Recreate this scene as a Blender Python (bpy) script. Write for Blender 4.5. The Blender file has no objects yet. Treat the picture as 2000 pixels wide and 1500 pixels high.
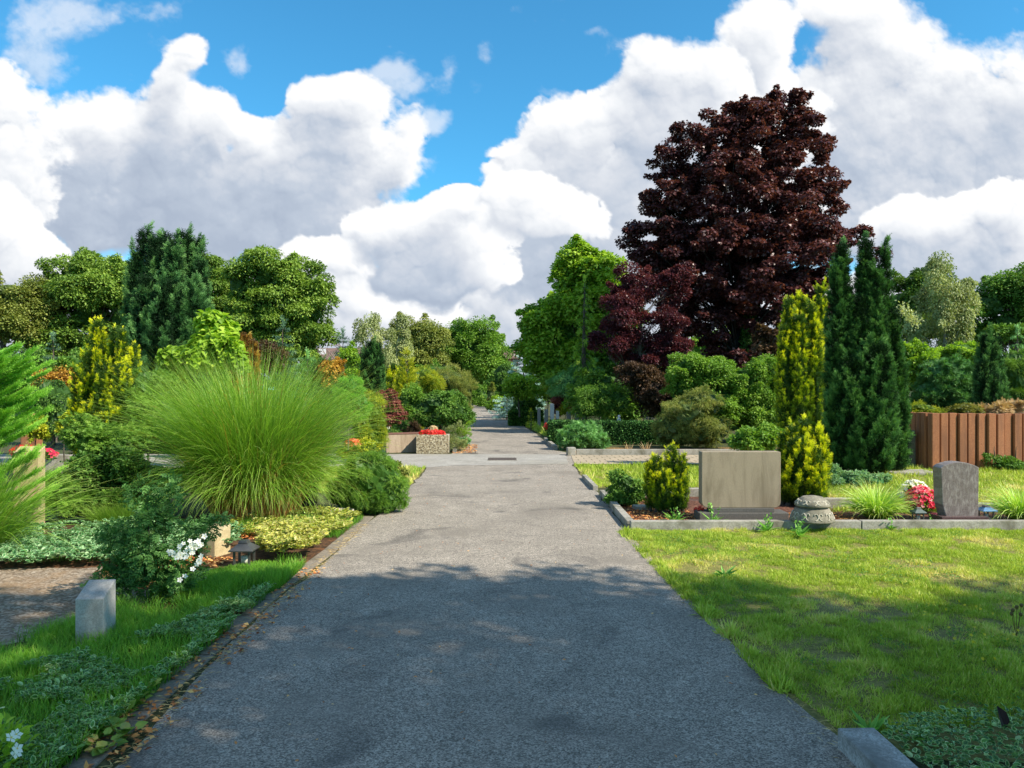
import bpy, math, random
import numpy as np
rng = np.random.default_rng(11)
random.seed(5)
S = bpy.context.scene
COL = S.collection
R = math.radians
# ---------------------------------------------------------------- camera
F = 1500.0; HZ = 760.0; EYE = 1.6           # focal length and horizon row of the photograph, eye height
cam_d = bpy.data.cameras.new('camera'); cam = bpy.data.objects.new('camera', cam_d); COL.objects.link(cam)
cam.location = (0, 0, EYE); cam.rotation_euler = (R(90), 0, 0)
cam_d.sensor_width = 36; cam_d.lens = 27.0; cam_d.shift_y = 0.005
cam_d.clip_start = 0.05; cam_d.clip_end = 3000
S.camera = cam
def G(px, py):                                # ground point seen at that pixel
    d = EYE * F / (py - HZ); return ((px - 1000) / F * d, d)
def X(px, d): return (px - 1000) / F * d
def Z(py, d): return EYE - (py - HZ) / F * d
def dist(py): return EYE * F / (py - HZ)
# ---------------------------------------------------------------- exposure
S.view_settings.view_transform = 'Standard'; S.view_settings.look = 'None'
S.view_settings.exposure = 0.65; S.view_settings.gamma = 1.0
S.cycles.max_bounces = 6; S.cycles.transparent_max_bounces = 8
S.cycles.diffuse_bounces = 4; S.cycles.transmission_bounces = 4
S.cycles.use_denoising = True
# ---------------------------------------------------------------- sun
SUN_EL, SUN_AZ = R(43), R(118)                # azimuth clockwise from +Y: from the right, a little behind
sv = (math.cos(SUN_EL) * math.sin(SUN_AZ), math.cos(SUN_EL) * math.cos(SUN_AZ), math.sin(SUN_EL))
sun_d = bpy.data.lights.new('sun', 'SUN'); sun_d.energy = 5.0; sun_d.angle = R(0.53); sun_d.color = (1.0, 0.91, 0.76)
sun = bpy.data.objects.new('sun', sun_d); COL.objects.link(sun); sun.location = (20, -15, 30)
from mathutils import Vector
sun.rotation_euler = Vector(sv).to_track_quat('Z', 'Y').to_euler()
# ---------------------------------------------------------------- sky with cumulus
W = bpy.data.worlds.new('World'); S.world = W; W.use_nodes = True
class NT:
    def __init__(s, nt): s.nt = nt; s.x = 0
    def n(s, t, **kw):
        o = s.nt.nodes.new(t); s.x += 160; o.location = (s.x, 0)
        for k, v in kw.items(): setattr(o, k, v)
        return o
    def l(s, a, b): s.nt.links.new(a, b)
    def put(s, sock, v):
        if hasattr(v, 'is_linked'): s.l(v, sock)
        else: sock.default_value = v
    def m(s, op, a, b=None, c=None, clamp=False):
        o = s.n('ShaderNodeMath', operation=op, use_clamp=clamp); s.put(o.inputs[0], a)
        if b is not None: s.put(o.inputs[1], b)
        if c is not None: s.put(o.inputs[2], c)
        return o.outputs[0]
    def v(s, op, a, b=None, sc=None):
        o = s.n('ShaderNodeVectorMath', operation=op); s.put(o.inputs[0], a)
        if b is not None: s.put(o.inputs[1], b)
        if sc is not None: s.put(o.inputs['Scale'], sc)
        return o.outputs['Value'] if op in ('LENGTH', 'DOT_PRODUCT', 'DISTANCE') else o.outputs[0]
    def mix(s, f, a, b, mode='MIX'):
        o = s.n('ShaderNodeMix', data_type='RGBA', blend_type=mode); s.put(o.inputs[0], f); s.put(o.inputs[6], a); s.put(o.inputs[7], b)
        return o.outputs[2]
    def mr(s, x, a, b, c=0.0, d=1.0, smooth=False):
        o = s.n('ShaderNodeMapRange', interpolation_type='SMOOTHSTEP' if smooth else 'LINEAR'); s.put(o.inputs[0], x)
        for i, q in enumerate((a, b, c, d)): s.put(o.inputs[i + 1], q)
        return o.outputs[0]
    def noise(s, vec, sc, det=4, rough=.5, dist=0.0, out=0):
        o = s.n('ShaderNodeTexNoise'); s.put(o.inputs['Vector'], vec); o.inputs['Scale'].default_value = sc
        o.inputs['Detail'].default_value = det; o.inputs['Roughness'].default_value = rough; o.inputs['Distortion'].default_value = dist
        return o.outputs[out]
    def ramp(s, f, stops, interp='LINEAR'):
        o = s.n('ShaderNodeValToRGB'); s.put(o.inputs[0], f); cr = o.color_ramp; cr.interpolation = interp
        while len(cr.elements) < len(stops): cr.elements.new(0.5)
        for e, (p, c) in zip(cr.elements, stops): e.position = p; e.color = (*c[:3], 1)
        return o.outputs[0]
t = NT(W.node_tree); W.node_tree.nodes.clear()
tc = t.n('ShaderNodeTexCoord'); dirv = t.v('NORMALIZE', tc.outputs['Generated'])
sky = t.n('ShaderNodeTexSky', sky_type='NISHITA'); sky.sun_disc = False; sky.sun_elevation = SUN_EL; sky.sun_rotation = SUN_AZ
sky.air_density = 1.0; sky.dust_density = 0.3; sky.ozone_density = 2.5
blue = t.mix(1.0, sky.outputs[0], (.42, 1.18, 1.36, 1), 'MULTIPLY')
# broken cloud over the part of the sky behind and above the viewer (the photographed clouds are the object "clouds")
sx = t.n('ShaderNodeSeparateXYZ'); t.l(dirv, sx.inputs[0])
away = t.mr(sx.outputs[1], 0.62, 0.45, smooth=True)
cl = t.m('MULTIPLY', t.mr(t.noise(dirv, 2.2, 3), 0.48, 0.63, smooth=True), away)
cl = t.m('MULTIPLY', cl, t.mr(sx.outputs[2], 0.0, 0.04))
allc = t.mix(cl, blue, (5.0, 5.4, 6.3, 1))
bg = t.n('ShaderNodeBackground'); t.l(allc, bg.inputs[0]); bg.inputs[1].default_value = 0.1
wo = t.n('ShaderNodeOutputWorld'); t.l(bg.outputs[0], wo.inputs[0])
W.cycles.sampling_method = 'MANUAL'; W.cycles.sample_map_resolution = 256
# ---------------------------------------------------------------- clouds: a sheet high over the land
def vnoise(x, y, seed):                       # value noise
    r = np.random.default_rng(seed).random((256, 256))
    xi = np.floor(x).astype(int); yi = np.floor(y).astype(int); fx = x - xi; fy = y - yi
    fx = fx*fx*fx*(fx*(fx*6-15)+10); fy = fy*fy*fy*(fy*(fy*6-15)+10)
    a = r[yi & 255, xi & 255]; b = r[yi & 255, (xi+1) & 255]; c = r[(yi+1) & 255, xi & 255]; d = r[(yi+1) & 255, (xi+1) & 255]
    return (a*(1-fx)+b*fx)*(1-fy) + (c*(1-fx)+d*fx)*fy
def fbm(x, y, seed, n=5, g=.5):
    s = 0; a = 1; t = 0
    for i in range(n):
        s = s + a*vnoise(x*2**i + 17.3*i, y*2**i + 5.1*i, seed+i); t += a; a *= g
    return s/t
def worley(x, y, seed):                       # round puffs: 1 at a feature point, falling to 0
    q = np.random.default_rng(seed); rx = q.random((256, 256)); ry = q.random((256, 256)); rr = .75 + .5*q.random((256, 256))
    xi = np.floor(x).astype(int); yi = np.floor(y).astype(int); best = np.zeros_like(x)
    for dy in (-1, 0, 1):
        for dx in (-1, 0, 1):
            X_ = (xi+dx) & 255; Y_ = (yi+dy) & 255
            d2 = ((xi+dx+rx[Y_, X_]-x)**2 + (yi+dy+ry[Y_, X_]-y)**2) / rr[Y_, X_]**2
            best = np.maximum(best, np.sqrt(np.clip(1-d2/1.15, 0, 1)))
    return best
# cloud banks from the farthest to the nearest: (grey of the underside 0..1, raggedness, opacity, puffs (px, py, rx, ry, amount))
BANKS = [
 (.75,.9,.55,[(60,130,80,80,1.2),(250,15,170,40,1.2),(120,40,120,50,.8),(765,150,62,42,1.3),(705,130,50,25,1),(960,108,40,44,1.2),(460,105,40,25,.9),(1110,195,50,25,1),(1150,80,40,10,.8),(840,225,40,18,1.2),(870,120,40,50,.55),(810,228,80,30,1.25),(800,310,55,60,1.15),(480,130,45,35,.8)]),
 (.45,.5,1,[(x,600+30*math.sin(x*.013),130,70,1.3) for x in range(-500,2500,110)]+[(x,690,150,60,1.5) for x in range(-500,2500,130)]),
 (.50,.6,1,[(1720,240,170,130,1.4),(1830,330,260,190,1.5),(1650,20,120,45,1.2),(1690,90,110,60,.9),(1790,105,55,40,.9),(1880,150,60,50,.7),(1990,220,80,75,1.2),(1450,400,380,190,1.4),(2150,250,200,200,1),(1600,210,90,60,.8)]),
 (.55,.35,1,[(1490,60,66,62,1.5),(1480,150,75,75,1.3),(1520,240,120,70,1.2)]),
 (.40,.25,1,[(1850,430,90,60,1.3),(1960,400,80,60,1.3),(1990,520,130,90,1.4),(1750,430,70,45,1.2),(1820,520,140,60,1.2)]),
 (.35,.45,1,[(250,290,160,95,1.4),(440,330,170,110,1.4),(350,180,52,60,1.1),(378,105,44,40,1.5),(430,210,55,50,1.1),(480,240,50,40,.9),(600,180,48,48,1.4),(670,170,52,48,1.4),(650,250,110,80,1.3),(640,350,150,90,1.3),(350,440,360,95,1.6),(600,430,150,60,1.2),(780,260,45,60,.85),(760,330,45,40,.85),(140,300,120,80,1.2),(458,275,26,30,-.75),(498,300,20,14,-.5),(520,190,30,40,-.6)]),
 (.70,.3,1,[(-30,300,130,110,1.4),(-60,200,100,90,1.2),(10,400,80,90,1.2),(-150,350,200,160,1.4)]),
 (.80,.25,1,[(30,455,55,42,1.4),(-40,440,90,70,1.4),(85,490,50,28,1.1),(20,530,130,40,1.2)]),
 (.45,.3,1,[(1010,340,66,50,1.3),(1105,265,58,44,1.4),(1160,230,60,40,1.2),(1290,140,66,58,1.5),(1390,165,68,55,1.4),(1300,240,170,80,1.4),(1150,350,150,90,1.4),(1350,400,250,160,1.5),(1100,480,170,110,1.5),(1230,560,220,100,1.2)]),
 (.55,.35,1,[(600,515,80,32,1.3),(690,530,80,40,1.1),(650,590,120,40,1.1),(820,600,140,30,.8)]),
 (.28,.2,1,[(730,450,55,38,1.3),(800,430,60,42,1.3),(890,410,62,36,1.5),(850,490,140,62,1.6),(900,550,110,42,1.2),(770,540,80,36,1.0)]),
 (.60,.3,1,[(1000,400,60,36,1.2),(1060,400,110,48,1.4),(1030,450,90,40,1.3),(1130,430,80,40,1.1)]),
]
def shade(px, py, step):
    x = px/1000.; y = py/1000.
    wx = (fbm(x*5+3, y*5, 1, 5)-.5)*.075; wy = (fbm(x*5+40, y*5+9, 9, 5)-.5)*.075
    wx2 = (fbm(x*22+3, y*22, 21, 5, .6)-.5)*.034; wy2 = (fbm(x*22+40, y*22+9, 29, 5, .6)-.5)*.034
    X_, Y_ = x+wx*.5+wx2, y+wy*.5+wy2
    o = [worley(X_*s+i*7.7, Y_*s*1.15+i*3.3, 50+i) for i, s in enumerate((8, 17, 36, 75, 150))]
    B = .40*(o[0]-.6)+.36*(o[1]-.6)+.26*(o[2]-.6)+.17*(o[3]-.6)+.10*(o[4]-.6)
    f = fbm(x*9+wx2*4, y*11+wy2*4, 77, 9, .62)-.5; rg = np.clip(fbm(x*3.1+4, y*3.1, 640, 3)*2.6-.95, 0, 1); g = fbm(px/330+5, py/330, 500, 4)-.5
    def sh(A, dx, dy):                         # value of A dx columns right, dy rows up
        ix = int(round(dx/step)); iy = int(round(dy/step))
        A = np.pad(A, ((max(iy, 0), 0), (0, max(ix, 0))), 'edge')
        return A[:px.shape[0], max(ix, 0):][:, :px.shape[1]]
    OA = np.zeros(px.shape); OL = np.zeros(px.shape)
    for i, (grey, rag, op, puffs) in enumerate(BANKS):
        D = 0
        xx = px+wx*1100+wx2*500; yy = py+wy*1100+wy2*500
        for (cx, cy, rx, ry, am) in puffs:
            D = D + am*np.exp(-((xx-cx)/(rx*.82))**2 - ((yy-cy)/(ry*.82))**2)
        D = np.where(D > 1, 1+.5*np.tanh(D-1), D)
        D = D*(.70+.30*o[0]+.20*o[1]) if rag < .8 else D
        T = D-.50 + B*(1-rag)*1.25*np.clip(D*4.5-.1,0,1) + f*(.45+2.2*rag*rag+.9*rg)
        under = np.clip((sh(D, 12, 40)-D)*1.6, 0, 1); T = T + under*f*.7; a = np.clip(T/(.13+.9*rag*rag+.6*under+.35*rg), 0, 1); a = a*a*(3-2*a)
        Tc = np.clip(T, 0, 2)
        H = np.sqrt(Tc+.01)*.75 + .55*(B-.17*(o[3]-.6)-.10*(o[4]-.6))*np.clip(Tc*5, 0, 1)
        lit = 0
        for r, w in ((5, .22), (10, .42), (22, .75), (45, .85), (90, .7)):
            lit = lit + w*(H - sh(H, r*.5, r*.85)) * (12/r)**.45
        occ = 0
        for k in (25, 50, 90, 140, 200, 280):
            occ = occ + sh(Tc, k*.3, k)
        occ = .75*np.tanh(np.clip(occ/6-.12, 0, 2)/.75)
        L = .80 + lit*.60 - occ*(1.12-grey) + g*.55 + f*.10 - np.clip((py-420)/340, 0, 1)*.10
        L = np.clip(L, 0.05, 1.1); a = a*op
        OL = OL*(1-a)+L*a; OA = OA*(1-a)+a
    return OA, OL/np.maximum(OA, 1e-4)

def make_clouds():
    step = 2.5
    xs = np.arange(-620, 2620, step); ys = np.arange(-560, 768, step)
    PX, PY = np.meshgrid(xs, ys)
    a, L = shade(PX, PY, step)
    fade = np.clip((PX+620)/250, 0, 1)*np.clip((2620-PX)/250, 0, 1)*np.clip((PY+560)/250, 0, 1)
    a = a*fade
    v = np.stack([(PX-1000)/F, np.ones_like(PX), (HZ-PY)/F], -1).reshape(-1, 3)
    v = v/np.linalg.norm(v, axis=1)[:, None]*2400.0
    ny, nx = PX.shape; i = np.arange(ny-1)[:, None]*nx+np.arange(nx-1)[None, :]
    q = np.stack([i, i+1, i+nx+1, i+nx], -1).reshape(-1, 4)
    keep = a.reshape(-1)[q].max(1) > .002; q = q[keep]
    me = bpy.data.meshes.new('clouds'); me.vertices.add(len(v)); me.vertices.foreach_set('co', v.astype(np.float32).ravel())
    me.loops.add(q.size); me.loops.foreach_set('vertex_index', q.astype(np.int32).ravel())
    me.polygons.add(len(q)); me.polygons.foreach_set('loop_start', np.arange(0, q.size, 4, dtype=np.int32)); me.update()
    for n, arr in (('cover', a), ('glow', L)):
        at = me.attributes.new(n, 'FLOAT', 'POINT'); at.data.foreach_set('value', arr.astype(np.float32).ravel())
    m = bpy.data.materials.new('cloud'); m.use_nodes = True; m.node_tree.nodes.clear(); t = NT(m.node_tree)
    m.cycles.emission_sampling = 'NONE'
    A = t.n('ShaderNodeAttribute', attribute_name='cover'); B = t.n('ShaderNodeAttribute', attribute_name='glow')
    c = t.ramp(B.outputs['Fac'], [(0, (.40, .47, .59)), (.3, (.50, .57, .68)), (.55, (.68, .72, .79)), (.8, (.86, .885, .92)), (1, (.99, .99, 1))])
    e = t.n('ShaderNodeEmission'); t.l(c, e.inputs[0]); e.inputs[1].default_value = 0.665
    tr = t.n('ShaderNodeBsdfTransparent'); mx = t.n('ShaderNodeMixShader'); t.l(A.outputs['Fac'], mx.inputs[0]); t.l(tr.outputs[0], mx.inputs[1]); t.l(e.outputs[0], mx.inputs[2])
    o = t.n('ShaderNodeOutputMaterial'); t.l(mx.outputs[0], o.inputs[0]); me.materials.append(m)
    ob = bpy.data.objects.new('clouds', me); COL.objects.link(ob); ob['kind'] = 'structure'
make_clouds()
# ================================================================ helpers
def lin(r, g, b, k=1.0):                       # 0-255 sRGB to linear times k
    f = lambda v: ((v/255+.055)/1.055)**2.4 if v > 10 else v/255/12.92
    return (f(r)*k, f(g)*k, f(b)*k)
def unit(v): return v/np.maximum(np.linalg.norm(v, axis=-1, keepdims=True), 1e-9)
def rnd(n, s=1.0): return rng.normal(size=(n, 3))*s
MATS = {}; LEAFK = 1.65
def base_mat(name):
    m = bpy.data.materials.new(name); m.use_nodes = True; t = NT(m.node_tree)
    p = m.node_tree.nodes['Principled BSDF']; o = m.node_tree.nodes['Material Output']; return m, t, p, o
def fol(name, stops, trans=.35, rough=.5, spec=.3):
    """leaf material: stops = palette along the leaf attribute 'tint'"""
    if name in MATS: return MATS[name]
    m, t, p, o = base_mat(name); stops = [tuple(min(.9, x*LEAFK) for x in s) for s in stops] if max(max(s) for s in stops) < .66 else stops
    a = t.n('ShaderNodeAttribute', attribute_name='tint')
    c = t.ramp(a.outputs['Fac'], [(i/(len(stops)-1), s) for i, s in enumerate(stops)])
    t.l(c, p.inputs['Base Color']); p.inputs['Roughness'].default_value = rough; p.inputs['Specular IOR Level'].default_value = spec
    tr = t.n('ShaderNodeBsdfTranslucent'); t.l(t.mix(1.0, c, (1.25, 1.25, .55, 1), 'MULTIPLY'), tr.inputs[0])
    mx = t.n('ShaderNodeMixShader'); mx.inputs[0].default_value = trans
    t.l(p.outputs[0], mx.inputs[1]); t.l(tr.outputs[0], mx.inputs[2]); t.l(mx.outputs[0], o.inputs[0])
    MATS[name] = m; return m
def stone(name, c1, c2, c3=None, grain=180, blot=3, rough=.85, bump=.3, contrast=1.0, streak=None):
    """speckled stone or concrete; c3 = stain colour"""
    if name in MATS: return MATS[name]
    m, t, p, o = base_mat(name)
    g = t.n('ShaderNodeTexCoord').outputs['Object']
    v = t.n('ShaderNodeTexVoronoi'); t.l(g, v.inputs['Vector']); v.inputs['Scale'].default_value = grain
    sp = t.n('ShaderNodeSeparateColor'); t.l(v.outputs['Color'], sp.inputs[0])
    n2 = t.noise(g, grain*.35, 4, .6)
    f = t.m('ADD', t.m('MULTIPLY', sp.outputs[0], .5*contrast), t.m('MULTIPLY', t.mr(n2, .3, .7), .5))
    c = t.mix(f, (*c1, 1), (*c2, 1))
    gb = g
    if streak: gb = t.v('MULTIPLY', g, streak)
    if c3: c = t.mix(t.mr(t.noise(gb, blot, 5, .6, .6), .45, .72), c, (*c3, 1))
    t.l(c, p.inputs['Base Color']); p.inputs['Roughness'].default_value = rough
    b = t.n('ShaderNodeBump'); b.inputs['Strength'].default_value = bump; b.inputs['Distance'].default_value = .004
    t.l(n2, b.inputs['Height']); t.l(b.outputs[0], p.inputs['Normal'])
    MATS[name] = m; return m
def plain(name, c, rough=.6, metal=0.0, spec=.5):
    if name in MATS: return MATS[name]
    m, t, p, o = base_mat(name)
    g = t.n('ShaderNodeTexCoord').outputs['Object']
    cc = t.mix(t.mr(t.noise(g, 14, 4, .6), .3, .7), (*[x*.8 for x in c], 1), (*[min(1, x*1.15) for x in c], 1))
    t.l(cc, p.inputs['Base Color']); p.inputs['Roughness'].default_value = rough; p.inputs['Metallic'].default_value = metal; p.inputs['Specular IOR Level'].default_value = spec
    MATS[name] = m; return m
# ---- mesh accumulator
class Acc:
    def __init__(s): s.V = []; s.Tn = []; s.Q = {}; s.n = 0
    def add(s, v, faces, tint):               # faces: list of int arrays (m,k)
        v = np.asarray(v, float).reshape(-1, 3)
        for f in faces:
            f = np.asarray(f, dtype=np.int64)
            if f.size: s.Q.setdefault(f.shape[1], []).append(f+s.n)
        s.V.append(v); s.Tn.append(np.broadcast_to(np.asarray(tint, float), (len(v),)) if np.ndim(tint) else np.full(len(v), float(tint)))
        s.n += len(v); return s
    def mesh(s, name, mat, smooth=False, origin=(0, 0, 0)):
        me = bpy.data.meshes.new(name)
        v = np.concatenate(s.V)-np.asarray(origin)
        me.vertices.add(len(v)); me.vertices.foreach_set('co', v.astype(np.float32).ravel())
        idx = []; st = []; pos = 0
        for k, L in s.Q.items():
            q = np.concatenate(L); idx.append(q.ravel()); st.append(pos+np.arange(len(q))*k); pos += q.size
        idx = np.concatenate(idx); st = np.concatenate(st)
        me.loops.add(len(idx)); me.loops.foreach_set('vertex_index', idx.astype(np.int32))
        me.polygons.add(len(st)); me.polygons.foreach_set('loop_start', st.astype(np.int32))
        me.update(calc_edges=True)
        at = me.attributes.new('tint', 'FLOAT', 'POINT'); at.data.foreach_set('value', np.clip(np.concatenate(s.Tn), 0, 1).astype(np.float32))
        if not smooth: me.shade_flat()
        else: me.shade_smooth()
        me.materials.append(mat); return me
    def build(s, name, mat, parent=None, smooth=False):
        o = (0, 0, 0) if parent is None else parent['_o']
        ob = bpy.data.objects.new(name, s.mesh(name, mat, smooth, o)); COL.objects.link(ob)
        if parent is not None: ob.parent = parent
        return ob
def tag(o, label, cat, group=None, kind=None):
    if label: o['label'] = label
    if cat: o['category'] = cat
    if group: o['group'] = group
    if kind: o['kind'] = kind
    return o
ROOTS = []
def empty(name, loc, label, cat, group=None):
    o = bpy.data.objects.new(name, None); COL.objects.link(o); o.location = loc; o.empty_display_size = .1
    o['_o'] = list(map(float, loc)); ROOTS.append(o); return tag(o, label, cat, group)
# ---- leaf templates: x across, y along, z up
def T(v, f, tv=None): return dict(v=np.array(v, float), f=f, tv=None if tv is None else np.array(tv, float))
DIAMOND = T([(0,0,0), (.3,.45,.07), (0,1,-.08), (-.3,.45,.07)], [np.array([[0,1,2,3]])])
NARROW = T([(0,0,0), (.11,.4,.03), (0,1,-.12), (-.11,.4,.03)], [np.array([[0,1,2,3]])])
OVAL = T([(0,0,0), (.27,.28,.07), (.24,.66,.05), (0,1,-.1), (-.24,.66,.05), (-.27,.28,.07)], [np.array([[0,1,2,3], [3,4,5,0]])])
HEART = T([(0,.05,0), (.3,-.06,.06), (.5,.28,.1), (.3,.68,.04), (0,1,-.12), (-.3,.68,.04), (-.5,.28,.1), (-.3,-.06,.06)], [np.array([[0,1,2,3], [4,5,6,7]]), np.array([[0,3,4], [0,4,7]])])
_mp = [(0,0),(.18,.1),(.5,.0),(.38,.22),(.62,.45),(.3,.46),(.28,.62),(0,1.0)]
_ml = [(x, y, .08*abs(x)-.1*y*y) for x, y in _mp]+[(-x, y, .08*abs(x)-.1*y*y) for x, y in _mp[1:-1][::-1]]
MAPLE = T(_ml, [np.arange(14)[None, :]])
def _sprig(n, w, L, spread, flat=False):
    v = []; f = []
    for i in range(n):
        y = .08+.84*i/(n-1); a = i*2.4 if not flat else (0 if i % 2 else math.pi)
        l = L*(1-.45*y); dx, dz = math.cos(a)*l, math.sin(a)*l*(1 if not flat else 0)
        b = len(v); v += [(0, y-w/2, 0), (0, y+w/2, 0), (dx*spread, y+l*.8, dz*spread+(.03 if flat else 0))]; f.append([b, b+1, b+2])
    b = len(v); v += [(-w*.5, 0, 0), (w*.5, 0, 0), (0, 1, 0)]; f.append([b, b+1, b+2])
    return T(v, [np.array(f)])
SPRIG = _sprig(9, .13, .42, 1.0)
FLATSPRIG = _sprig(10, .14, .5, 1.0, True)
PLUME = _sprig(12, .10, .34, .8)
def _tuft():
    v = []; f = []
    for i in range(13):
        a = i*2.39996; e = math.radians(20+65*((i*.618) % 1)); d = np.array([math.cos(a)*math.cos(e), math.sin(e), math.sin(a)*math.cos(e)])
        s = np.cross(d, (0.3, .2, 1)); s = s/np.linalg.norm(s)*.07; b = len(v)
        v += [tuple(-s), tuple(s), tuple(d)]; f.append([b, b+1, b+2])
    return T(v, [np.array(f)])
TUFT = _tuft()
def _pinnate(n=3, leaf=.42):                   # a stalk with paired leaflets
    v = []; fq = []
    def leafq(p, d, l):
        d = np.array(d, float); d /= np.linalg.norm(d); s = np.array([-d[1], d[0], 0])*.26*l; b = len(v); p = np.array(p)
        v.extend([tuple(p), tuple(p+d*l*.5+s+(0, 0, .05)), tuple(p+d*l+(0, 0, -.06)), tuple(p+d*l*.5-s+(0, 0, .05))]); fq.append([b, b+1, b+2, b+3])
    for i in range(n):
        y = .15+.6*i/max(1, n-1); leafq((0, y, 0), (1, .7, 0), leaf); leafq((0, y, 0), (-1, .7, 0), leaf)
    leafq((0, .75, 0), (0, 1, 0), leaf)
    b = len(v); v.extend([(-.02, 0, 0), (.02, 0, 0), (.01, .8, 0), (-.01, .8, 0)]); fq.append([b, b+1, b+2, b+3])
    return T(v, [np.array(fq)])
PINNATE = _pinnate()
# variegated leaf: pale outer blade, green middle lying just on it
VARIEG = T(list(OVAL['v'])+[(x*.62, .12+y*.78, z+.03) for x, y, z in OVAL['v']], [np.array([[0,1,2,3],[3,4,5,0],[6,7,8,9],[9,10,11,6]])], [.55]*6+[0]*6)
BLADE = T([(-.06,0,0), (.06,0,0), (.05,.45,.06), (-.05,.45,.06), (0,1,.32)], [np.array([[0,1,2,3]]), np.array([[3,2,4]])])
def _flower(n=5, cup=.25):
    v = [(0,0,0)]; f = []
    for i in range(n):
        a = i*2*math.pi/n
        for da, r, z in ((-.52, .7, cup*.6), (0, 1, cup), (.52, .7, cup*.6)): v.append((math.cos(a+da)*r, math.sin(a+da)*r, z))
        b = 1+3*i; f.append([0, b, b+1, b+2])
    k = len(v)
    for i in range(5): a = i*2*math.pi/5; v.append((math.cos(a)*.17, math.sin(a)*.17, .12))
    f2 = [[k, k+1, k+2], [k, k+2, k+3], [k, k+3, k+4]]
    return T(v, [np.array(f), np.array(f2)], [0]*(k)+[-.9]*5)
FLOWER = _flower()
def scatter(acc, tp, P, D, N, s, t):
    P = np.asarray(P); n = len(P)
    if n == 0: return
    D = unit(D); Sx = unit(np.cross(D, N)+1e-6); Nz = np.cross(Sx, D)
    s = np.broadcast_to(np.asarray(s, float), (n,))[:, None, None]
    v = tp['v'][None]; W_ = P[:, None]+s*(v[..., 0:1]*Sx[:, None]+v[..., 1:2]*D[:, None]+v[..., 2:3]*Nz[:, None])
    k = len(tp['v']); off = (np.arange(n)*k)[:, None, None]
    tt = np.broadcast_to(np.asarray(t, float), (n,))[:, None] + (tp['tv'][None] if tp['tv'] is not None else np.zeros((1, k)))
    acc.add(W_.reshape(-1, 3), [(off+f[None]).reshape(-1, f.shape[1]) for f in tp['f']], tt.reshape(-1))
def tube(acc, pts, rad, n=6, t=.5):
    pts = np.asarray(pts, float); m = len(pts); rad = np.broadcast_to(np.asarray(rad, float), (m,))
    d = unit(np.gradient(pts, axis=0)); ref = np.array([.3, .2, 1.0]) if abs(d[0][2]) < .8 else np.array([1.0, .2, 0])
    a = unit(np.cross(d, ref)); b = np.cross(d, a); ang = np.arange(n)*2*np.pi/n
    v = pts[:, None]+rad[:, None, None]*(np.cos(ang)[None, :, None]*a[:, None]+np.sin(ang)[None, :, None]*b[:, None])
    i = np.arange(m-1)[:, None]*n; j = np.arange(n)[None]; q = np.stack([i+j, i+(j+1) % n, i+n+(j+1) % n, i+n+j], -1).reshape(-1, 4)
    acc.add(v.reshape(-1, 3), [q], t); acc.add(v[-1], [np.arange(n)[None]], t)
def grid(nx, ny): i = np.arange(ny-1)[:, None]*nx+np.arange(nx-1)[None]; return np.stack([i, i+1, i+nx+1, i+nx], -1).reshape(-1, 4)
def blob(acc, c, r, t=.1, bump=.18, n=18, zmin=0.02):  # uneven hull, added inside crowns in place of inner foliage to block light
    th, ph = np.meshgrid(np.linspace(0, 2*np.pi, n*2), np.linspace(0, np.pi, n))
    u = np.stack([np.cos(th)*np.sin(ph), np.sin(th)*np.sin(ph), np.cos(ph)], -1)
    k = 1+bump*(np.sin(th*5+c[0]*9)*np.sin(ph*7+c[1])+.6*np.sin(th*11+ph*9+c[2]*5))*np.sin(ph)
    k[:, -1] = k[:, 0]
    v = np.array(c)+u*k[..., None]*np.array(r); v[..., 2] = np.maximum(v[..., 2], zmin); acc.add(v.reshape(-1, 3), [grid(n*2, n)], t)
BARK = stone('bark', (.05, .038, .028), (.13, .10, .075), (.03, .04, .02), grain=25, blot=6, bump=.8)
PALEBARK = stone('pale_bark', (.30, .28, .24), (.5, .48, .43), (.08, .07, .06), grain=14, blot=9)
# ---- plants
def leafy(acc, centres, cr, n_per, size, tmpl, flat=.75, droop=.25, tlo=.15, thi=1.0, upn=1.0, zmin=.03):
    """clumps of leaves round the given centres"""
    n = len(centres); m = n*n_per
    ci = np.repeat(np.arange(n), n_per); rr = (np.asarray(cr)*rng.uniform(.7, 1.3, n))[ci]
    u = unit(rnd(m)); u[:, 2] = np.abs(u[:, 2])*np.where(rng.random(m) < .75, 1, -1)
    q = rr*rng.uniform(.35, 1.0, m)**.6
    P = centres[ci]+u*q[:, None]*np.array([1, 1, flat])
    D = u*[1, 1, .5]+rnd(m, .55)+np.array([0, 0, -droop]); N = np.array([0, 0, upn])+u*.5+rnd(m, .42)
    tc = rng.uniform(0, 1, n)[ci]; t = tlo+(thi-tlo)*(.36*tc+.50*rng.random(m)+.28*(fbm(centres[:, 0]*.9+40, centres[:, 2]*.9+centres[:, 1]*.7+40, 72, 3)[ci]-.3))
    ok = P[:, 2] > zmin
    scatter(acc, tmpl, P[ok], D[ok], N[ok], (size*rng.uniform(.65, 1.25, m))[ok], t[ok])
def lobes_world(lobes, d):
    out = []
    for L in lobes:
        px, py, rx, ry = L[:4]; dd = d+(L[4] if len(L) > 4 else 0); dep = L[5] if len(L) > 5 else 1.0
        out.append((np.array([X(px, dd), dd, Z(py, dd)]), np.array([rx/F*dd, rx/F*dd*dep, ry/F*dd])))
    return out
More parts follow.
